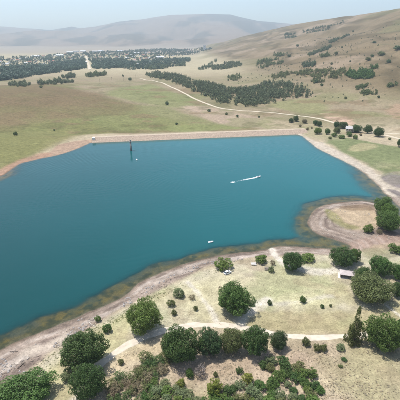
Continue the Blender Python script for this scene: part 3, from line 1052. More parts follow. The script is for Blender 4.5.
FAR = [
    (293, 299, 113, 119.5, 'dark', 'tree right at the end of the dam by the gravel road'),
    (288.5, 294, 115.5, 120.5, 'dark', 'smaller tree at the right end of the dam'),
    (302, 307.5, 116.5, 121, 'brown', 'low brownish tree between the dam end and the paired trees'),
    (313, 318.5, 117.5, 123, 'dark', 'left of two touching trees below the gravel road'),
    (317, 322, 118.5, 124, 'dark', 'right of two touching trees below the gravel road'),
    (314, 322, 127.5, 134.5, 'bright', 'round bright tree nearest the far right shore'),
    (324.5, 330, 128.5, 135, 'mid', 'tree next to the round bright one on the far right shore'),
    (333.5, 340, 118.5, 126, 'dark', 'tall tree left of the far house'),
    (339, 348, 119.5, 127, 'dark', 'dark spreading tree behind the far house'),
    (333, 340.5, 124.5, 132, 'olive', 'olive tree in front of the far house'),
    (351, 361.5, 123, 131.5, 'dark', 'dark round tree right of the far house, first of three'),
    (363, 372, 125, 134, 'dark', 'middle of three dark round trees right of the far house'),
    (373.5, 383, 127, 137.5, 'dark', 'last of three dark round trees right of the far house'),
    (397, 405, 138, 148, 'dark', 'dark tree on the far shore cut by the right edge'),
]
for i, (x0, x1, y0, y1, k, lab) in enumerate(FAR):
    tree(x0, x1, y0, y1, k, lab, 'shade_tree', 'big', 'trees by the far right shore', i, 0.85)
FB = [(331, 337, 132, 137, 'mid'), (338, 345, 134, 138.5, 'bright'), (346, 352, 131, 137, 'mid'), (352, 358, 134, 139, 'bright'), (328, 332, 136, 139, 'olive'), (306, 309, 126, 130, 'brown'), (311, 313, 123, 126, 'brown'),
      (299, 302, 121, 124, 'brown'), (302, 304, 128, 131, 'olive'), (388, 391, 137, 140, 'olive'), (359, 362, 133, 136, 'brown')]
for i, b in enumerate(FB):
    tree(b[0], b[1], b[2], b[3], b[4], ('wide ' if b[1] - b[0] > 5.5 else 'tiny ' if b[1] - b[0] < 2.9 else 'small ') + CNAME[b[4]] + ' bush on the far right bank between shore and gravel road', 'bank_bush', 'far', 'bushes on the far right bank', i, 0.95, 'bush')

# hillside bushes that stand apart
HB = [(365, 371, 56.5, 61), (370, 374, 54, 57), (377, 385, 51, 55.5), (393, 402, 45, 50), (334, 338.5, 51, 55), (314, 318, 79.5, 83), (320, 323, 83, 86), (306, 308, 62, 65), (341, 343, 46, 48), (287, 291, 54, 57),
      (386, 391, 59, 63), (296, 299, 44, 46.5), (372, 376, 41, 43), (352, 354, 30, 32), (330, 333, 62, 64.5), (349, 351, 60, 62), (377, 380, 95, 98), (344, 347, 96, 99), (225, 228, 110, 113), (207, 211, 107, 110), (236, 239, 112, 115),
      (258, 260, 113, 115.5), (165, 169, 101, 105), (14, 18, 131, 136), (39, 43, 85, 88), (128, 132, 77, 80.5), (122, 124, 74, 77), (53, 55, 127, 129), (175, 178, 120, 122.5)]
def hill_label(b):
    x, y, wd = b[0], b[2], b[1] - b[0]
    siz = 'wide' if wd > 5.5 else 'small' if wd < 3.2 else 'rounded'
    if x < 200: reg = 'on the grassland left of the wood' if y < 110 else 'on the meadow behind the dam and left shore'
    elif y > 104: reg = 'on the bare flat between gravel road and dam'
    elif y > 75: reg = 'on the low hillside above the gravel road'
    elif x > 362: reg = 'on the high hillside near the right edge'
    elif x > 325: reg = 'on the middle hillside right of the line of bushes'
    else: reg = 'on the upper hillside left of the line of bushes'
    return siz + ' dark bush ' + reg
for i, b in enumerate(HB):
    tree(b[0], b[1], b[2], b[3], R.choice(['blue', 'dark', 'olive']), hill_label(b), 'hill_bush', 'far', 'bushes dotted over the open slopes', i, 0.95, 'bush')

# ------------------------------------------------------------------ woods read as one mass (far away)
TOWN_ROAD = [tuple(p) for p in hits([(90.5, 72), (88.6, 65), (87, 60), (86, 56)])[:, :2]]
TMPL = [crown_template(400 + i, 8, 90, 0.24, 0.6, 0.2, (0.35, 0.6)) for i in range(4)]
TMPS = [crown_template(420 + i, 6, 26, 0.5, 0.6, 0.0, (0.5, 0.7)) for i in range(4)]
def wood(name, polys, n, size, keys, label, tm=TMPL, tall=(0.8, 1.7), thr=-0.12, soft=0):
    pts = []
    for pi, (poly, frac) in enumerate(polys):
        W = hits(poly)[:, :2]
        P = [tuple(p) for p in W]
        x0, x1 = W[:, 0].min(), W[:, 0].max()
        y0, y1 = W[:, 1].min(), W[:, 1].max()
        cnt, k = 0, int(n * frac)
        g = np.random.default_rng(abs(hash((name, pi))) % 1000 if False else len(name) * 13 + pi)
        tries = 0
        while cnt < k and tries < 60:
            tries += 1
            xx, yy = g.uniform(x0, x1, k * 3), g.uniform(y0, y1, k * 3)
            ok = inside(xx, yy, P) & (fbm(xx, yy, size * 9, 3, 5) > thr)
            if soft:
                edge = sdf(xx, yy, P)
                ok &= g.uniform(0, 1, len(xx)) < np.clip(edge / soft, 0.06, 1) * np.clip(0.6 + 1.6 * fbm(xx, yy, size * 5, 3, 8), 0.1, 1)
            ok &= seg_dist(xx, yy, TOWN_ROAD) > 10
            for a, b in zip(xx[ok], yy[ok]):
                pts.append((a, b))
                cnt += 1
                if cnt >= k:
                    break
    if not pts:
        return
    pts = np.array(pts)
    zz = height(pts[:, 0], pts[:, 1])
    qs, ts = [], []
    for (x, y), z in zip(pts, zz):
        q, t = tm[R.randrange(len(tm))]
        s = size * R.uniform(0.55, 1.25)
        hgt = s * R.uniform(*tall)
        a = R.uniform(0, 6.28)
        ca, sa = math.cos(a), math.sin(a)
        v = q.copy()
        X = (q[..., 0] * ca - q[..., 1] * sa) * s + x
        Y = (q[..., 0] * sa + q[..., 1] * ca) * s + y
        Z = q[..., 2] * hgt + z + hgt * 0.8
        qs.append(np.stack([X, Y, Z], -1))
        ts.append(np.clip(t * 0.5 + R.uniform(0, 0.5), 0, 1))
    me = quads_mesh(name, np.concatenate(qs), np.concatenate(ts))
    tag(obj(name, me, lm(keys)), label, 'wood', kind='stuff')

wood('wood', [([(143, 74), (160, 72.5), (178, 75), (196, 80), (204, 86), (200, 92), (186, 90), (170, 82), (150, 78)], 0.28),
              ([(184, 84), (204, 82), (224, 86), (236, 92), (240, 103), (222, 104), (206, 99), (190, 92)], 0.27),
              ([(224, 90), (240, 87), (268, 82), (292, 83), (312, 90), (314, 96), (290, 100), (268, 104), (246, 106), (232, 104)], 0.45)], 2325, 2.85, 'wood', 'dark dense wood along the gravel road behind the dam', thr=-0.5, soft=28)
wood('copse', [([(212, 67), (226, 63.5), (240, 62.5), (242, 66), (224, 69.5), (212, 70)], 1.0)], 263, 3.72, 'wood', 'long dark copse above the wood on the lower hillside')
wood('copse', [([(198, 69), (206, 66), (216, 60), (219, 61), (210, 68), (200, 71)], 1.0)], 93, 3.10, 'wood', 'thin line of trees climbing to the long dark copse')
wood('copse', [([(228, 78), (236, 74.5), (242, 78), (238, 81), (228, 81)], 1.0)], 62, 2.79, 'olive', 'small copse just above the dark wood')
wood('copse', [([(345, 76), (352, 70.5), (366, 69), (378, 67.5), (381, 72), (374, 78.5), (356, 80)], 1.0)], 263, 2.85, 'mid', 'bright green copse on the right hillside')
wood('tree_belt', [([(296, 76), (300, 71.5), (320, 71), (344, 70), (348, 76), (330, 79), (306, 77.5)], 0.7), ([(310, 81), (318, 79), (324, 82), (314, 84)], 0.1), ([(266, 76), (280, 73), (298, 73), (294, 78), (270, 79)], 0.2)], 403, 2.60, 'olive', 'belt of grey green trees left of the bright green copse')
wood('copse', [([(301, 64), (308, 61), (316, 63), (314, 67), (303, 67.5)], 1.0)], 93, 2.79, 'wood', 'small dark copse alone above the belt of trees')
wood('hedge', [([(307, 55), (318, 51), (328, 46), (332, 45), (328, 50), (316, 54), (309, 57.5)], 0.6), ([(328, 43), (336, 38.5), (340, 39), (332, 45)], 0.25), ([(340, 39), (350, 34), (350, 35), (341, 40)], 0.15)], 263, 2.98, 'wood', 'dark line of bushes climbing the right hillside', thr=-0.45)
wood('hedge', [([(302, 30.5), (314, 28.5), (330, 26), (343, 21.5), (344, 22.5), (330, 28), (314, 32.5), (303, 33)], 1.0)], 263, 3.72, 'wood', 'dark belt of trees just below the hill crest', thr=-0.45)
wood('copse', [([(284, 36), (290, 33.5), (297, 35), (294, 38), (285, 38.5)], 1.0)], 77, 4.03, 'wood', 'round copse on the upper hillside near the crest')
wood('hedge', [([(258, 62), (266, 60), (282, 59.5), (284, 63), (272, 66.5), (262, 69), (256, 68)], 0.6), ([(273, 55.5), (280, 54), (287, 54.5), (280, 57)], 0.2), ([(318, 56), (326, 55), (331, 56.5), (322, 58)], 0.2)], 263, 3.10, 'olive', 'scattered bushes across the middle of the hillside')
wood('copse', [([(355, 88), (362, 85.5), (368, 85), (364, 88.5), (356, 90.5)], 0.4), ([(358, 93), (368, 91), (380, 91), (376, 95), (362, 95.5)], 0.4), ([(384, 86), (400, 82), (402, 84), (388, 88)], 0.2)], 108, 2.23, 'olive', 'low thickets in the shallow gully of the right hillside')
wood('low_bushes', [([(215, 92), (250, 72), (300, 44), (400, 22), (400, 100), (330, 104), (260, 78)], 1.0)], 420, 1.2, 'wood', 'tiny bushes sprinkled over the dry right hillside', TMPS, thr=0.05)
# the valley and the town trees
wood('valley_wood', [([(-10, 70), (20, 67), (45, 66), (70, 62), (90, 60), (92, 68), (70, 71), (45, 74), (20, 79), (-10, 82)], 0.60), ([(92, 62), (120, 60), (135, 63), (130, 67), (110, 69), (92, 69)], 0.16), ([(100, 66), (140, 62), (168, 60), (190, 58), (190, 64), (160, 69), (130, 70)], 0.24)], 3600, 4.4, 'valley', 'broad belt of dark trees across the valley before the town', TMPS, thr=-0.22)
wood('town_trees', [([(-10, 58), (30, 57), (60, 54), (110, 52), (160, 49), (205, 47), (212, 49), (180, 56), (140, 60), (90, 62), (40, 66), (-10, 66)], 1.0)], 2300, 4.2, 'valley', 'trees mixed among the houses of the far town', TMPS, thr=0.02)
wood('hedgerow', [([(37, 83.5), (50, 82.5), (62, 81), (73, 80.5), (73, 83), (60, 84.5), (40, 85.5)], 0.5), ([(62, 77), (70, 75.5), (77, 75), (76, 77.5), (64, 79)], 0.5)], 186, 3.41, 'wood', 'two dark hedgerows on the dry plain at the left')
wood('hedgerow', [([(84, 76), (96, 74.5), (106, 74.5), (106, 76), (88, 77.5)], 1.0)], 85, 3.72, 'olive', 'short hedgerow on the dry plain below the town road')
wood('hedgerow', [([(10, 84), (24, 83), (32, 85), (24, 87), (10, 87)], 1.0)], 69, 3.10, 'wood', 'low thicket on the left edge of the dry plain')
wood('hedgerow', [([(144, 69), (150, 66), (164, 65), (172, 63.5), (184, 62), (186, 66), (172, 67.5), (152, 70)], 1.0)], 232, 4.03, 'wood', 'line of trees between the wood and the town')

# ------------------------------------------------------------------ town houses
WHITE = mat('white_wall', (0.72, 0.70, 0.66), 0.8, 0.2, var=0.06)
CREAM = mat('cream_wall', (0.55, 0.49, 0.40), 0.85, 0.2, var=0.08)
RED = mat('tile_roof', (0.28, 0.13, 0.09), 0.85, 0.2, var=0.15)
GREY = mat('grey_roof', (0.42, 0.42, 0.42), 0.6, 0.3, var=0.1)
WROOF = mat('white_roof', (0.60, 0.61, 0.62), 0.5, 0.3, var=0.06)
DARKM = mat('dark_opening', (0.03, 0.03, 0.035), 0.4, 0.4)
def gable_mesh(L, W, H, rise, roofm, wallm):
    b = MB()
    l2, w2 = L / 2, W / 2
    b.add([(-l2, -w2, -0.8), (l2, -w2, -0.8), (l2, w2, -0.8), (-l2, w2, -0.8), (-l2, -w2, H), (l2, -w2, H), (l2, w2, H), (-l2, w2, H), (-l2, 0, H + rise), (l2, 0, H + rise)],
          [(0, 1, 5, 4), (2, 3, 7, 6), (1, 2, 6, 9, 5), (3, 0, 4, 8, 7)])
    nw = len(b.f)
    o = 0.5
    k = rise * o / w2
    t = 0.18
    for s in (-1, 1):
        b.add([(-l2 - o, s * (w2 + o), H - k + 0.02), (l2 + o, s * (w2 + o), H - k + 0.02), (l2 + o, 0, H + rise + 0.02), (-l2 - o, 0, H + rise + 0.02),
               (-l2 - o, s * (w2 + o), H - k + t), (l2 + o, s * (w2 + o), H - k + t), (l2 + o, 0, H + rise + t), (-l2 - o, 0, H + rise + t)],
              [(0, 1, 2, 3), (4, 5, 6, 7), (0, 1, 5, 4), (0, 3, 7, 4), (1, 2, 6, 5)])
    nr = len(b.f)
    n = max(2, int(L / 3.5))
    for s in (-1, 1):
        for i in range(n):
            x = -l2 + (i + 0.5) * L / n
            b.box(x - 0.6, x + 0.6, s * w2 - 0.04, s * w2 + 0.04, H * 0.35, H * 0.75)
    me = b.mesh('house')
    me.materials.append(wallm)
    me.materials.append(roofm)
    me.materials.append(DARKM)
    mi = [0] * nw + [1] * (nr - nw) + [2] * (len(me.polygons) - nr)
    me.polygons.foreach_set('material_index', mi)
    return me
HM = [gable_mesh(14, 9, 3.2, 2.4, RED, WHITE), gable_mesh(12, 9, 3.2, 2.2, GREY, CREAM), gable_mesh(16, 9, 3.2, 2.0, WROOF, WHITE), gable_mesh(13, 8, 5.8, 2.2, RED, CREAM), gable_mesh(15, 10, 3.2, 1.4, GREY, WHITE)]
SHED = gable_mesh(40, 20, 6, 2.4, WROOF, WHITE)
tpts = in_poly([(-4, 59), (30, 57.5), (62, 54.5), (110, 52.5), (160, 50), (198, 48), (186, 55), (140, 60), (92, 62.5), (40, 65.5), (-4, 66)], 120, 2.2, 5, 20000)
tpts += in_poly([(104, 62), (150, 58), (168, 58), (160, 64), (120, 68)], 16, 2.2, 6)
W = hits(tpts)
for p in W:
    hk = R.randrange(5)
    o = obj('town_house', HM[hk])
    s = R.uniform(0.7, 1.1)
    o.location = p
    o.scale = (s, s, s)
    o.rotation_euler = (0, 0, R.uniform(0, 3.14))
    part_ = ('left' if p[0] / p[1] < -0.30 else 'right' if p[0] / p[1] > -0.13 else 'middle') + (' front' if p[1] < 2500 else ' back')
    tag(o, ('red roofed white house', 'grey roofed cream house', 'white roofed house', 'taller red roofed house', 'low grey roofed white house')[hk] + ' among trees in the ' + part_ + ' of the far town', 'house', 'houses of the far town')
SHP = [(70, 52.6, .1), (76, 52.0, -.1), (83, 51.5, .2), (95, 52.0, .0), (101, 51.4, .15), (120, 51.5, .1), (60, 56, .0), (160, 58.2, .2), (36, 57.0, 0), (136, 54, .1)]
W = hits([(a, b) for a, b, _ in SHP])
for p, (_, _, rz_) in zip(W, SHP):
    o = obj('white_shed', SHED)
    o.location = p
    o.rotation_euler = (0, 0, rz_)
    tag(o, ('left' if p[0] / p[1] < -0.28 else 'right' if p[0] / p[1] > -0.2 else 'central') + ' long white industrial shed in the far town', 'shed', 'white sheds of the far town')
p = hit(204.5, 49.5)
e = empty('white_tower_building', p)
b = MB(); b.box(-9, 9, -8, 8, -2, 26); b.build('tower', WHITE, e)
b = MB(); b.box(9, 40, -8, 8, -2, 9); b.build('wing', WHITE, e)
b = MB(); b.box(-9.4, 9.4, -8.4, 8.4, 26, 27.5); b.build('roof', GREY, e)
for i in range(4):
    b = MB(); b.box(-6, 6, -8.12, -7.9, 3 + i * 6, 5.5 + i * 6); b.build('window', DARKM, e)
tag(e, 'tall white building at the right end of the far town', 'building')

# ------------------------------------------------------------------ dam
def dam():
    root = empty('earth_dam', (0, 0, 0))
    stone = mat('dam_stone', tuple(lin(206, 184, 162)[0]), 0.9, 0.1, var=0.3, scale=0.9, bump=0.6)
    crestm = mat('dam_crest', tuple(lin(218, 200, 176)[0]), 0.95, 0.05, var=0.15, scale=0.4)
    grassm = mat('dam_back', tuple(lin(150, 148, 100)[0]), 0.95, 0.05, var=0.25, scale=0.3)
    A, B = DAM_A, DAM_B
    d = (B - A) / np.linalg.norm(B - A)
    nn = np.array([-d[1], d[0]])           # away from the lake
    A2, B2 = A - d * 1, B + d * 10
    n = 200
    T = np.linspace(0, 1, n)
    c = A2[None] + (B2 - A2)[None] * T[:, None]
    def prof(pts, name, m, jit):
        v = []
        for k, (o, z) in enumerate(pts):
            p = c + nn[None] * o
            zz = np.full(n, z) + jit * fbm(p[:, 0], p[:, 1] + k * 30, 2.5, 3, 131 + k)
            if o > 24:
                zz = height(p[:, 0], p[:, 1]) - 0.5
            ox = jit * 1.5 * fbm(p[:, 0] + 50, p[:, 1] + k * 30, 3, 3, 141 + k)
            p = p + nn[None] * ox[:, None]
            v.append(np.stack([p[:, 0], p[:, 1], zz], 1))
        v = np.stack(v, 1)
        kk = len(pts)
        ii = np.arange(n * kk).reshape(n, kk)
        q = np.stack([ii[:-1, :-1], ii[:-1, 1:], ii[1:, 1:], ii[1:, :-1]], -1).reshape(-1, 4)
        return obj(name, np_mesh(name, v.reshape(-1, 3), q, False), m, root)
    prof([(-3.0, -1.2), (-1.4, -0.3), (0.2, 0.5), (1.8, 1.2), (3.4, 2.0), (5.0, 2.7), (6.4, 3.4), (7.0, 3.75), (7.6, 3.7)], 'stone_face', stone, 0.18)
    prof([(7.4, 3.55), (8.4, 3.6), (10.5, 3.66), (12.4, 3.6), (13.6, 3.5)], 'crest_road', crestm, 0.03)
    prof([(13.4, 3.5), (18, 1.0), (24, -2.2), (40, -6)], 'grass_slope', grassm, 0.1)
    e = A2 + d * 1.5
    bl = MB()
    bl.box(-1.6, 1.6, 0.0, 5.0, -2, 4.0, 0.15)
    o = bl.build('end_block', mat('concrete_pale', (0.62, 0.58, 0.52), 0.8, 0.2, var=0.1, scale=1.5), root)
    q = e + nn * 3
    o.location = (q[0], q[1], 0)
    o.rotation_euler = (0, 0, math.atan2(d[1], d[0]))
    tag(root, 'long straight stone faced earth dam across the far end of the lake', 'dam')
dam()

CONC = mat('concrete', (0.22, 0.215, 0.20), 0.85, 0.2, var=0.2, scale=0.8)
DCON = mat('stained_concrete', (0.13, 0.13, 0.12), 0.85, 0.2, var=0.2, scale=0.8)
STEEL = mat('painted_steel', (0.25, 0.27, 0.28), 0.5, 0.4)
def tower():
    x, y = flat(131, 150.5)
    e = empty('intake_tower', (x, y, 0))
    b = MB(); b.tube((0, 0, -9), (0, 0, 8.4), 0.9, 0.8, 16); b.build('shaft', CONC, e, True)
    b = MB(); b.tube((0, 0, -0.6), (0, 0, 4.4), 0.92, 0.88, 16); b.build('waterline_stain', DCON, e, True)
    b = MB(); b.tube((0, 0, 8.4), (0, 0, 8.75), 1.35, 1.35, 16); b.build('platform', CONC, e)
    b = MB()
    for i in range(10):
        a = i * math.pi / 5
        b.tube((1.25 * math.cos(a), 1.25 * math.sin(a), 8.7), (1.25 * math.cos(a), 1.25 * math.sin(a), 9.8), 0.05, 0.05, 5)
        a2 = (i + 1) * math.pi / 5
        for z in (9.3, 9.8):
            b.tube((1.25 * math.cos(a), 1.25 * math.sin(a), z), (1.25 * math.cos(a2), 1.25 * math.sin(a2), z), 0.04, 0.04, 5)
    b.build('railing', STEEL, e)
    b = MB(); b.tube((0, 0, 8.75), (0, 0, 10.3), 0.55, 0.55, 10); b.tube((0, 0, 10.3), (0, 0, 10.6), 0.62, 0.1, 10); b.build('valve_housing', CONC, e)
    b = MB()
    for s in (-0.22, 0.22):
        b.tube((s, -1.0, 0.1), (s, -0.95, 8.7), 0.04, 0.04, 5)
    for i in range(22):
        b.tube((-0.22, -0.98, 0.3 + i * 0.38), (0.22, -0.98, 0.3 + i * 0.38), 0.03, 0.03, 5)
    b.build('ladder', STEEL, e)
    tag(e, 'slender round concrete intake tower standing in the lake near the dam', 'tower')
tower()
x, y = flat(136.8, 160.2)
e = empty('buoy', (x, y, 0))
BW = mat('white_plastic', (0.8, 0.8, 0.78), 0.4, 0.4, var=0.04)
b = MB()
rings = []
for k in range(9):
    t = math.pi * k / 8
    rr, zz = max(0.75 * math.sin(t), 0.02), 0.35 - 0.75 * math.cos(t)
    rings.append([(rr * math.cos(a * math.pi / 6), rr * math.sin(a * math.pi / 6), zz) for a in range(12)])
b.loft(rings); b.build('float', BW, e, True)
b = MB(); b.tube((0, 0, 1.0), (0, 0, 1.5), 0.07, 0.07, 8); b.tube((0, 0, 1.5), (0, 0, 1.62), 0.16, 0.16, 8); b.build('top_handle', STEEL, e)
tag(e, 'white round buoy floating near the intake tower', 'buoy')

# ------------------------------------------------------------------ boats
GLASS = mat('dark_glass', (0.03, 0.045, 0.055), 0.08, 0.6)
RUBBER = mat('black_rubber', (0.025, 0.025, 0.025), 0.7, 0.3)
SEAT = mat('boat_seat', (0.50, 0.50, 0.52), 0.7, 0.3)
def boat(x, y, rz, L, label, wake=False):
    e = empty('motor_boat', (x, y, 0), rz)
    s = L / 5.0
    b = MB()
    rings, inner = [], []
    for k in range(11):
        t = k / 10
        X = (-2.5 + 5.0 * t)
        half = 0.98 * (1 - max(0, (t - 0.45) / 0.55) ** 2.4) + 0.015
        top = 0.62 + 0.30 * t * t
        keel = -0.25 + 0.45 * max(0, (t - 0.7) / 0.3) ** 2
        rings.append([(X * s, y_ * s, z_ * s) for y_, z_ in ((half, top), (half * 0.9, 0.12), (0, keel), (-half * 0.9, 0.12), (-half, top), (-half * 0.80, top), (-half * 0.72, 0.28), (half * 0.72, 0.28), (half * 0.80, top))])
    b.loft(rings)
    b.build('hull', BW, e)
    b = MB()
    b.loft([[(0.55 * s, h * s, 0.72 * s), (0.25 * s, h * s, 1.22 * s), (0.20 * s, h * s, 1.22 * s), (0.48 * s, h * s, 0.70 * s)] for h in (-0.7, 0.7)])
    b.build('windshield', GLASS, e)
    b = MB()
    b.add([(0.5 * s, -0.74 * s, 0.70 * s), (0.5 * s, 0.74 * s, 0.70 * s), (2.3 * s, 0.12 * s, 0.90 * s), (2.3 * s, -0.12 * s, 0.90 * s), (1.4 * s, -0.55 * s, 0.86 * s), (1.4 * s, 0.55 * s, 0.86 * s)],
          [(0, 1, 5, 4), (4, 5, 2, 3)])
    b.build('foredeck', BW, e)
    for yy in (-0.42, 0.42):
        b = MB(); b.box(-0.5 * s, 0.0, (yy - 0.25) * s, (yy + 0.25) * s, 0.28 * s, 0.62 * s); b.box(-0.6 * s, -0.5 * s, (yy - 0.25) * s, (yy + 0.25) * s, 0.4 * s, 1.0 * s); b.build('seat', SEAT, e)
    b = MB(); b.box(-2.0 * s, -1.5 * s, -0.65 * s, 0.65 * s, 0.28 * s, 0.60 * s); b.build('bench', SEAT, e)
    b = MB(); b.box(-2.85 * s, -2.45 * s, -0.2 * s, 0.2 * s, 0.55 * s, 1.1 * s, 0.05); b.box(-2.75 * s, -2.55 * s, -0.08 * s, 0.08 * s, -0.5 * s, 0.55 * s); b.build('outboard_motor', RUBBER, e)
    tag(e, label, 'boat')
    return e
x1, y1 = flat(258.3, 177.2)
x0, y0 = flat(236, 181.5)
hd = math.atan2(y1 - y0, x1 - x0)
boat(x1, y1, hd, 4.6, 'white motor boat speeding across the lake ahead of its wake')
x2, y2 = flat(210.8, 242.2)
boat(x2, y2, 0.30, 3.0, 'small white boat lying still near the reedy near shore')
def foam_material():
    m = bpy.data.materials.new('foam')
    m.use_nodes = True
    n, l = m.node_tree.nodes, m.node_tree.links
    b = n['Principled BSDF']
    b.inputs['Base Color'].default_value = (0.80, 0.84, 0.84, 1)
    b.inputs['Roughness'].default_value = 0.8
    ge = n.new('ShaderNodeNewGeometry')
    no = n.new('ShaderNodeTexNoise'); no.inputs['Scale'].default_value = 1.6; no.inputs['Detail'].default_value = 5
    l.new(ge.outputs['Position'], no.inputs['Vector'])
    at = n.new('ShaderNodeAttribute'); at.attribute_name = 'foam'
    ad = n.new('ShaderNodeMath'); ad.operation = 'ADD'
    l.new(no.outputs[0], ad.inputs[0]); l.new(at.outputs['Fac'], ad.inputs[1])
    mr = n.new('ShaderNodeMapRange'); mr.inputs[1].default_value = 0.75; mr.inputs[2].default_value = 1.15
    l.new(ad.outputs[0], mr.inputs[0])
    l.new(mr.outputs[0], b.inputs['Alpha'])
    return m
def wake():
    n, k = 80, 9
    Lw = 24.0
    v, a = [], []
    for i in range(n):
        t = i / (n - 1)
        X = -1.6 - Lw * t
        wd = 0.75 + 1.5 * t ** 0.7 * (1 - 0.35 * t)
        for j in range(k):
            s = -1 + 2 * j / (k - 1)
            z = 0.03 + 0.16 * (1 - s * s) * math.exp(-t * 4) + 0.02 * R.random()
            v.append((X, s * wd + 0.5 * math.sin(t * 4.0) * t, z))
            f = (0.80 * math.exp(-(t * 2.3) ** 1.5) + 0.42 * math.exp(-((t - 0.92) / 0.07) ** 2) + 0.14) * (1 - s * s * 0.75)
            a.append(f)
    ii = np.arange(n * k).reshape(n, k)
    q = np.stack([ii[:-1, :-1], ii[:-1, 1:], ii[1:, 1:], ii[1:, :-1]], -1).reshape(-1, 4)
    me = np_mesh('boat_wake', np.array(v), q, True)
    add_attr(me, 'foam', a)
    o = obj('boat_wake', me, foam_material())
    o.location = (x1, y1, 0)
    o.rotation_euler = (0, 0, hd)
    tag(o, 'white foam wake trailing left behind the speeding motor boat', 'wake')
wake()

# ------------------------------------------------------------------ buildings and small things on the near shore
def shelter():
    p = hit(346.5, 276.5)
    D = axial(*p)
    rz_ = -0.28
    e = empty('picnic_shelter', p, rz_)
    wl, wd = 2.7, 1.7
    slab = mat('slab', (0.52, 0.47, 0.42), 0.9, 0.1, var=0.12, scale=1.2)
    roofm = mat('shelter_roof', (0.40, 0.345, 0.33), 0.75, 0.2, var=0.14, scale=1.6)
    wall = mat('shelter_wall', (0.50, 0.44, 0.38), 0.9, 0.1, var=0.12)
    wood_ = mat('post_wood', (0.16, 0.11, 0.075), 0.85, 0.1)
    b = MB(); b.box(-3.6, 3.2, -2.3, 2.3, -0.5, 0.10); b.build('floor_slab', slab, e)
    b = MB(); b.box(-wl, wl, wd - 0.15, wd, 0.1, 2.0); b.build('back_wall', wall, e)
    for s in (-1, 1):
        b = MB(); b.box(s * wl - 0.08, s * wl + 0.08, -wd + 0.1, wd - 0.16, 0.1, 1.0); b.build('side_wall', wall, e)
        for yy in (-wd,):
            for xx in (s * (wl - 0.1), s * 0.9):
                b = MB(); b.tube((xx, yy, 0.1), (xx, yy, 2.05), 0.08, 0.07, 8); b.build('post', wood_, e)
    # hipped roof of two long and two short slopes, one panel each
    ex, ey, h0, h1, rx = wl + 0.45, wd + 0.5, 1.95, 3.15, 1.5
    cs_ = [(-ex, -ey, h0), (ex, -ey, h0), (ex, ey, h0), (-ex, ey, h0), (-rx, 0, h1), (rx, 0, h1)]
    roof = None
    for f in ((0, 1, 5, 4), (1, 2, 5), (2, 3, 4, 5), (3, 0, 4)):
        b = MB()
        pts = [cs_[i] for i in f]
        k = len(pts)
        b.add(pts + [(q[0], q[1], q[2] - 0.12) for q in pts], [tuple(range(k)), tuple(range(2 * k - 1, k - 1, -1))] + [(i, (i + 1) % k, k + (i + 1) % k, k + i) for i in range(k)])
        b.build('roof_slope', roofm, e)
    b = MB(); b.tube((-rx - .1, 0, h1 + 0.02), (rx + .1, 0, h1 + 0.02), 0.09, 0.09, 8); b.build('ridge_cap', roofm, e)
    b = MB(); b.box(-1.6, 1.6, -0.5, 0.5, 0.75, 0.85); b.box(-1.3, -1.1, -0.3, 0.3, 0.1, 0.75); b.box(1.1, 1.3, -0.3, 0.3, 0.1, 0.75)
    o = b.build('concrete_table', slab)
    o.location = p; o.rotation_euler = (0, 0, rz_)
    tag(o, 'concrete table standing under the roof of the picnic shelter', 'table')
    tag(e, 'small open picnic shelter with pinkish grey hipped roof on the lawn', 'shelter')
shelter()

def far_house():
    p = hit(350, 130.2)
    e = empty('lakeside_house', p, -0.45)
    L_, W_, H_, rise = 9.0, 6.0, 2.7, 1.9
    b = MB(); l2, w2 = L_ / 2, W_ / 2
    b.add([(-l2, -w2, -0.8), (l2, -w2, -0.8), (l2, w2, -0.8), (-l2, w2, -0.8), (-l2, -w2, H_), (l2, -w2, H_), (l2, w2, H_), (-l2, w2, H_), (-l2, 0, H_ + rise), (l2, 0, H_ + rise)],
          [(0, 1, 5, 4), (2, 3, 7, 6), (1, 2, 6, 9, 5), (3, 0, 4, 8, 7)])
    b.build('wall', CREAM, e)
    for s in (-1, 1):
        b = MB(); o = 0.6; k = rise * o / w2
        pts = [(-l2 - o, s * (w2 + o), H_ - k + 0.04), (l2 + o, s * (w2 + o), H_ - k + 0.04), (l2 + o, 0, H_ + rise + 0.04), (-l2 - o, 0, H_ + rise + 0.04)]
        b.add(pts + [(q[0], q[1], q[2] + 0.12) for q in pts], [(0, 1, 2, 3), (4, 5, 6, 7), (0, 1, 5, 4), (1, 2, 6, 5), (2, 3, 7, 6), (3, 0, 4, 7)])
        b.build('roof_slope', mat('zinc_roof', (0.34, 0.32, 0.31), 0.6, 0.3, var=0.08), e)
    b = MB(); b.box(-0.5, 0.5, -w2 - 0.06, -w2 + 0.05, 0, 2.1); b.build('door', mat('door_wood', (0.12, 0.07, 0.045), 0.6, 0.3), e)
    for x in (-3.0, 2.6):
        b = MB(); b.box(x - 0.7, x + 0.7, -w2 - 0.05, -w2 + 0.05, 0.9, 2.0); b.build('window', GLASS, e)
    b = MB(); b.box(-4.5, 4.5, -w2 - 2.2, -w2 - 0.62, 2.30, 2.42); b.build('porch_roof', GREY, e)
    for x in (-4.3, -1.5, 1.5, 4.3):
        b = MB(); b.tube((x, -w2 - 2.1, -0.8), (x, -w2 - 2.1, 2.3), 0.08, 0.08, 8); b.build('porch_post', WHITE, e)
    tag(e, 'pale roofed house among trees on the far right shore', 'house')
far_house()

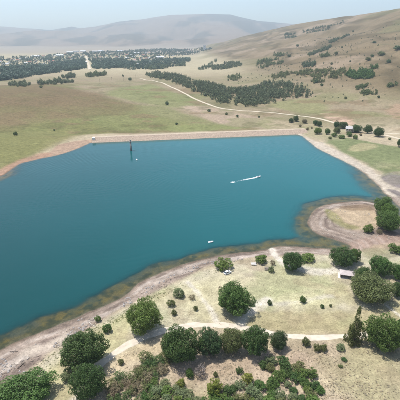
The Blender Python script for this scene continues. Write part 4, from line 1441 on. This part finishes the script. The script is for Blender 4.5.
def car():
    p = hit(227.5, 273.5)
    e = empty('parked_car', (p[0], p[1], p[2] + 0.0), 0.62)
    paint_ = mat('white_paint', (0.78, 0.78, 0.77), 0.3, 0.5, var=0.02)
    b = MB()
    def ring(x, w_, z0, z1):
        return [(x, -w_, z0), (x, w_, z0), (x, w_ * 1.0, (z0 + z1) * .55), (x, w_ * .93, z1), (x, -w_ * .93, z1), (x, -w_ * 1.0, (z0 + z1) * .55)]
    b.loft([ring(-1.85, .70, .38, .72), ring(-1.72, .79, .25, .86), ring(-0.9, .81, .22, .90), ring(0.6, .81, .22, .90), ring(1.35, .80, .24, .80), ring(1.75, .74, .28, .68), ring(1.85, .62, .36, .58)])
    body = b.build('body', paint_, e)
    b = MB(); b.loft([[(-1.62, -.72, .88), (-1.62, .72, .88), (0.95, .72, .88), (0.95, -.72, .88)], [(-1.25, -.60, 1.40), (-1.25, .60, 1.40), (0.25, .60, 1.42), (0.25, -.60, 1.42)]])
    b.build('window_band', GLASS, e)
    b = MB(); b.box(-1.3, 0.30, -.62, .62, 1.40, 1.47, 0.06); b.build('roof', paint_, e)
    for sx in (-1.15, 1.15):
        for sy in (-1, 1):
            w_ = empty('wheel', (sx, sy * 0.74, 0.30)); w_.parent = e
            b = MB(); b.tube((0, -0.09, 0), (0, 0.09, 0), 0.30, 0.30, 16); b.build('tyre', RUBBER, w_)
            b = MB(); b.tube((0, -0.105, 0), (0, 0.105, 0), 0.17, 0.17, 10); b.build('rim', STEEL, w_)
    for sy in (-1, 1):
        b = MB(); b.box(1.72, 1.83, sy * .55 - .12, sy * .55 + .12, .52, .64); b.build('headlight', BW, e)
        b = MB(); b.box(-1.86, -1.78, sy * .60 - .08, sy * .60 + .08, .55, .75); b.build('tail_light', mat('red_lens', (0.3, 0.02, 0.02), 0.3, 0.5), e)
    tag(e, 'small white car parked on the grass below the wide shore bush', 'car')
car()

TABW = mat('bleached_concrete', (0.60, 0.56, 0.52), 0.85, 0.2, var=0.12, scale=2)
TABG = mat('weathered_wood', (0.17, 0.15, 0.13), 0.85, 0.2, var=0.2, scale=3)
def picnic_table(px, py, rz_, m, label):
    p = hit(px, py)
    e = empty('picnic_table', p, rz_)
    b = MB(); b.box(-1.2, 1.2, -0.42, 0.42, 0.70, 0.80); b.build('tabletop', m, e)
    for s in (-1, 1):
        b = MB(); b.box(-1.2, 1.2, s * 0.85 - 0.18, s * 0.85 + 0.18, 0.40, 0.48); b.build('bench', m, e)
        b = MB(); b.box(s * 0.85 - 0.1, s * 0.85 + 0.1, -0.3, 0.3, -0.1, 0.70); b.box(s * 0.85 - 0.06, s * 0.85 + 0.06, -0.95, -0.3, 0.30, 0.40); b.box(s * 0.85 - 0.06, s * 0.85 + 0.06, 0.3, 0.95, 0.30, 0.40)
        b.box(s * 0.85 - 0.08, s * 0.85 + 0.08, -0.95, -0.8, -0.1, 0.30); b.box(s * 0.85 - 0.08, s * 0.85 + 0.08, 0.8, 0.95, -0.1, 0.30)
        b.build('leg', m, e)
    tag(e, label, 'table')
picnic_table(253.5, 264.5, 0.08, TABW, 'white concrete picnic table below the bush left of the ramp')
picnic_table(267, 269.5, -0.15, TABG, 'dark picnic table beside the sage shrub on the lawn')

# driftwood, rocks
DRIFT = mat('driftwood', (0.42, 0.38, 0.33), 0.9, 0.1, var=0.2, scale=3)
DRK = mat('dark_driftwood', (0.12, 0.10, 0.085), 0.9, 0.1, var=0.2, scale=3)
def log(pa, pb, r, m, label, seed):
    a, c = hit(*pa), hit(*pb)
    rr = random.Random(seed)
    e = empty('driftwood_log', ((a[0] + c[0]) / 2, (a[1] + c[1]) / 2, (a[2] + c[2]) / 2))
    va, vc = mathutils.Vector(a) - e.location, mathutils.Vector(c) - e.location
    up = mathutils.Vector((0, 0, r * 0.6))
    b = MB()
    n = 5
    pts = [va.lerp(vc, i / n) + up + mathutils.Vector((rr.uniform(-.12, .12), rr.uniform(-.12, .12), rr.uniform(-.03, .05))) for i in range(n + 1)]
    for i in range(n):
        b.tube(pts[i], pts[i + 1], r * (1 - 0.12 * i), r * (1 - 0.12 * (i + 1)), 8)
    b.build('stem', m, e)
    for i in (1, 3, 4):
        b = MB()
        q = pts[i] + mathutils.Vector((rr.uniform(-1.1, 1.1), rr.uniform(-1.1, 1.1), rr.uniform(0.15, .5)))
        b.tube(pts[i], q, r * 0.45, r * 0.15, 6)
        b.build('branch', m, e)
    tag(e, label, 'driftwood')
log((10, 352), (18, 351.2), 0.14, DRK, 'dark log lying on the left beach near the water', 1)
log((88.5, 322.5), (96, 327.5), 0.16, DRIFT, 'pale bleached log beside the tiny bush on the left beach', 2)
log((67, 338.5), (73, 333.5), 0.16, DRIFT, 'pale bleached log on the beach above the large round tree', 3)
log((18, 368.5), (25, 362.5), 0.2, DRK, 'dark log at the upper edge of the left beach', 4)
log((27, 360), (30, 357), 0.15, DRIFT, 'short pale log on the left beach above the corner tree', 5)

def pebble_mesh(seed):
    r = np.random.default_rng(seed)
    b = MB()
    rings = []
    for k in range(5):
        t = math.pi * k / 4
        rr, zz = max(math.sin(t), 0.08), -math.cos(t)
        rings.append([(rr * math.cos(a * math.pi / 3) * r.uniform(.75, 1.2), rr * math.sin(a * math.pi / 3) * r.uniform(.75, 1.2), zz * 0.6) for a in range(6)])
    b.loft(rings)
    return np.array(b.v), b.f
def scatter_stones(name, poly, n, size, m, label, dense_line=None):
    W = hits(poly)[:, :2]
    P = [tuple(p) for p in W]
    g = np.random.default_rng(77 + n)
    xx = g.uniform(W[:, 0].min(), W[:, 0].max(), n * 8)
    yy = g.uniform(W[:, 1].min(), W[:, 1].max(), n * 8)
    _, d_ = height(xx, yy, True)
    ok = inside(xx, yy, P) & (fbm(xx, yy, 6, 3, 171) > 0.05) & (d_ > 0.3)
    xx, yy = xx[ok][:n], yy[ok][:n]
    zz = height(xx, yy)
    vs, fs = [], []
    base = 0
    pm = [pebble_mesh(i) for i in range(5)]
    for x, y, z in zip(xx, yy, zz):
        v, f = pm[R.randrange(5)]
        s = size * (0.4 + R.random() ** 3 * 2.2)
        a = R.uniform(0, 6.28)
        ca, sa = math.cos(a), math.sin(a)
        q = np.stack([(v[:, 0] * ca - v[:, 1] * sa) * s + x, (v[:, 0] * sa + v[:, 1] * ca) * s + y, v[:, 2] * s + z + 0.15 * s], 1)
        vs.append(q)
        fs += [tuple(i + base for i in ff) for ff in f]
        base += len(v)
    me = bpy.data.meshes.new(name)
    me.from_pydata(np.concatenate(vs).tolist(), [], fs)
    me.update()
    tag(obj(name, me, m), label, 'stones', kind='stuff')
STONE = mat('beach_stone', (0.26, 0.235, 0.215), 0.9, 0.2, var=0.35, scale=0.7)
scatter_stones('beach_stones', [(-10, 400), (0, 360), (50, 332), (100, 309), (150, 285), (200, 262), (250, 256), (250, 259), (200, 268), (150, 294), (100, 320), (60, 345), (24, 374), (0, 394)], 1500, 0.20, STONE, 'small stones and debris scattered along the left beach')
SPITST = mat('spit_stone', (0.30, 0.255, 0.21), 0.9, 0.2, var=0.35, scale=0.7)
scatter_stones('spit_stones', [(309, 220), (326, 206), (376, 203), (398, 214), (400, 238), (352, 244), (318, 233)], 380, 0.17, SPITST, 'small stones scattered over the sand spit')

def sticks(name, poly, n, m, label):
    W = hits(poly)[:, :2]
    P = [tuple(p) for p in W]
    g = np.random.default_rng(5)
    xx = g.uniform(W[:, 0].min(), W[:, 0].max(), n * 10)
    yy = g.uniform(W[:, 1].min(), W[:, 1].max(), n * 10)
    _, d_ = height(xx, yy, True)
    ok = inside(xx, yy, P) & (fbm(xx, yy, 5, 3, 191) > 0.12) & (d_ > 1)
    xx, yy = xx[ok][:n], yy[ok][:n]
    zz = height(xx, yy)
    b = MB()
    for x, y, z in zip(xx, yy, zz):
        a, L_ = R.gauss(0.55, 0.6), R.uniform(0.3, 1.5) ** 1.4
        dx, dy = math.cos(a) * L_ / 2, math.sin(a) * L_ / 2
        b.tube((x - dx, y - dy, z + 0.03), (x + dx, y + dy, z + R.uniform(0.04, 0.2)), 0.055, 0.03, 5)
    tag(b.build(name, m), label, 'debris', kind='stuff')
sticks('driftwood_debris', [(-10, 400), (0, 372), (50, 340), (100, 314), (150, 289), (200, 264), (200, 270), (150, 296), (100, 323), (60, 347), (24, 376), (0, 396)], 420, DRK, 'dark sticks and debris washed up along the left beach')

# dry grass tussocks on the near slopes
def tussocks(name, poly, n, hgt, keys, label, thr=0.0):
    W = hits(poly)[:, :2]
    P = [tuple(p) for p in W]
    g = np.random.default_rng(7 + n)
    xx = g.uniform(W[:, 0].min(), W[:, 0].max(), n * 8)
    yy = g.uniform(W[:, 1].min(), W[:, 1].max(), n * 8)
    _, d_ = height(xx, yy, True)
    ok = inside(xx, yy, P) & (fbm(xx, yy, 9, 4, 181) + 0.35 * g.normal(size=len(xx)) > thr) & (d_ > 1.5)
    xx, yy = xx[ok][:n], yy[ok][:n]
    zz = height(xx, yy)
    V_, T_ = [], []
    for x, y, z in zip(xx, yy, zz):
        h = hgt * R.uniform(0.5, 1.6)
        tn = R.random()
        for k in range(7):
            a = k * 0.9 + R.uniform(-.4, .4)
            lean = h * R.uniform(0.5, 1.7)
            ca, sa = math.cos(a), math.sin(a)
            wv = h * 0.45
            V_ += [(x - sa * wv * .5, y + ca * wv * .5, z - 0.03), (x + sa * wv * .5, y - ca * wv * .5, z - 0.03), (x + ca * lean + sa * wv * .3, y + sa * lean - ca * wv * .3, z + h), (x + ca * lean - sa * wv * .3, y + sa * lean + ca * wv * .3, z + h * 0.9)]
            T_ += [tn] * 4
    V_ = np.array(V_)
    me = np_mesh(name, V_, np.arange(len(V_)).reshape(-1, 4))
    add_attr(me, 'tone', T_)
    tag(obj(name, me, leaf_mat('tussock_' + keys, LEAF_T[keys], 0.4)), label, 'grass', kind='stuff')
LEAF_T = {'dry': (0.36, 0.30, 0.20), 'grey': (0.25, 0.22, 0.165), 'green': (0.15, 0.16, 0.06)}
tussocks('dry_grass', [(60, 410), (104, 366), (150, 340), (200, 334), (300, 342), (410, 338), (410, 412)], 1500, 0.15, 'grey', 'grey dry grass tussocks on the slope below the dirt track', 0.25)
tussocks('dry_grass', [(60, 410), (104, 366), (150, 340), (200, 334), (300, 342), (410, 338), (410, 412)], 2200, 0.16, 'dry', 'straw coloured grass tussocks on the slope below the dirt track', 0.15)
tussocks('bank_grass', [(0, 398), (26, 376), (54, 352), (80, 336), (110, 318), (150, 297), (200, 273), (230, 268), (200, 280), (150, 303), (110, 328), (70, 356), (20, 400)], 2200, 0.15, 'green', 'green grass tufts along the upper edge of the left beach', 0.05)
tussocks('lawn_grass', [(150, 330), (180, 300), (240, 275), (320, 262), (400, 256), (400, 330), (250, 326)], 900, 0.12, 'dry', 'dry grass tufts scattered over the lawn', 0.15)

# utility poles on the dry plain
PW = mat('pole_wood', (0.14, 0.12, 0.10), 0.85, 0.1)
pb_ = MB(); pb_.tube((0, 0, -1), (0, 0, 11), 0.22, 0.15, 8); pole_me = pb_.mesh('pole'); pole_me.materials.append(PW)
xb_ = MB(); xb_.box(-1.3, 1.3, -0.1, 0.1, 10.2, 10.45); xarm_me = xb_.mesh('crossarm'); xarm_me.materials.append(PW)
for (px, py) in ((100, 84), (112, 82.5), (123.5, 81), (136, 79.5), (150, 77)):
    e = empty('utility_pole', hit(px, py), 0.3)
    obj('pole', pole_me, None, e)
    obj('crossarm', xarm_me, None, e)
    tag(e, 'thin wooden utility pole on the dry plain left of the wood', 'pole', 'utility poles across the dry plain')

# ------------------------------------------------------------------ haze in the air
def haze():
    b = MB()
    b.box(-9500, 9500, -400, 11500, -30, 900)
    o = b.build('haze', None)
    m = bpy.data.materials.new('haze')
    m.use_nodes = True
    n, l = m.node_tree.nodes, m.node_tree.links
    n.clear()
    out = n.new('ShaderNodeOutputMaterial')
    pv = n.new('ShaderNodeVolumePrincipled')
    pv.inputs['Color'].default_value = (0.78, 0.93, 1.0, 1)
    pv.inputs['Density'].default_value = 1.25e-4
    pv.inputs['Anisotropy'].default_value = 0.25
    l.new(pv.outputs[0], out.inputs['Volume'])
    o.data.materials.clear()
    o.data.materials.append(m)
    tag(o, kind='stuff')
haze()

# things that share a label: tell them apart by their place
from collections import defaultdict
same = defaultdict(list)
for o in C.objects:
    if o.parent is None and 'label' in o and 'category' in o and o['category'] == 'bush':
        same[o['label']].append(o)
for lab, os_ in same.items():
    if 1 < len(os_) <= 3:
        os_.sort(key=lambda o: o.location.x / max(o.location.y, 1))
        for o, sfx in zip(os_, ('left one', 'right one') if len(os_) == 2 else ('left one', 'middle one', 'right one')):
            o['label'] = lab + ', ' + sfx
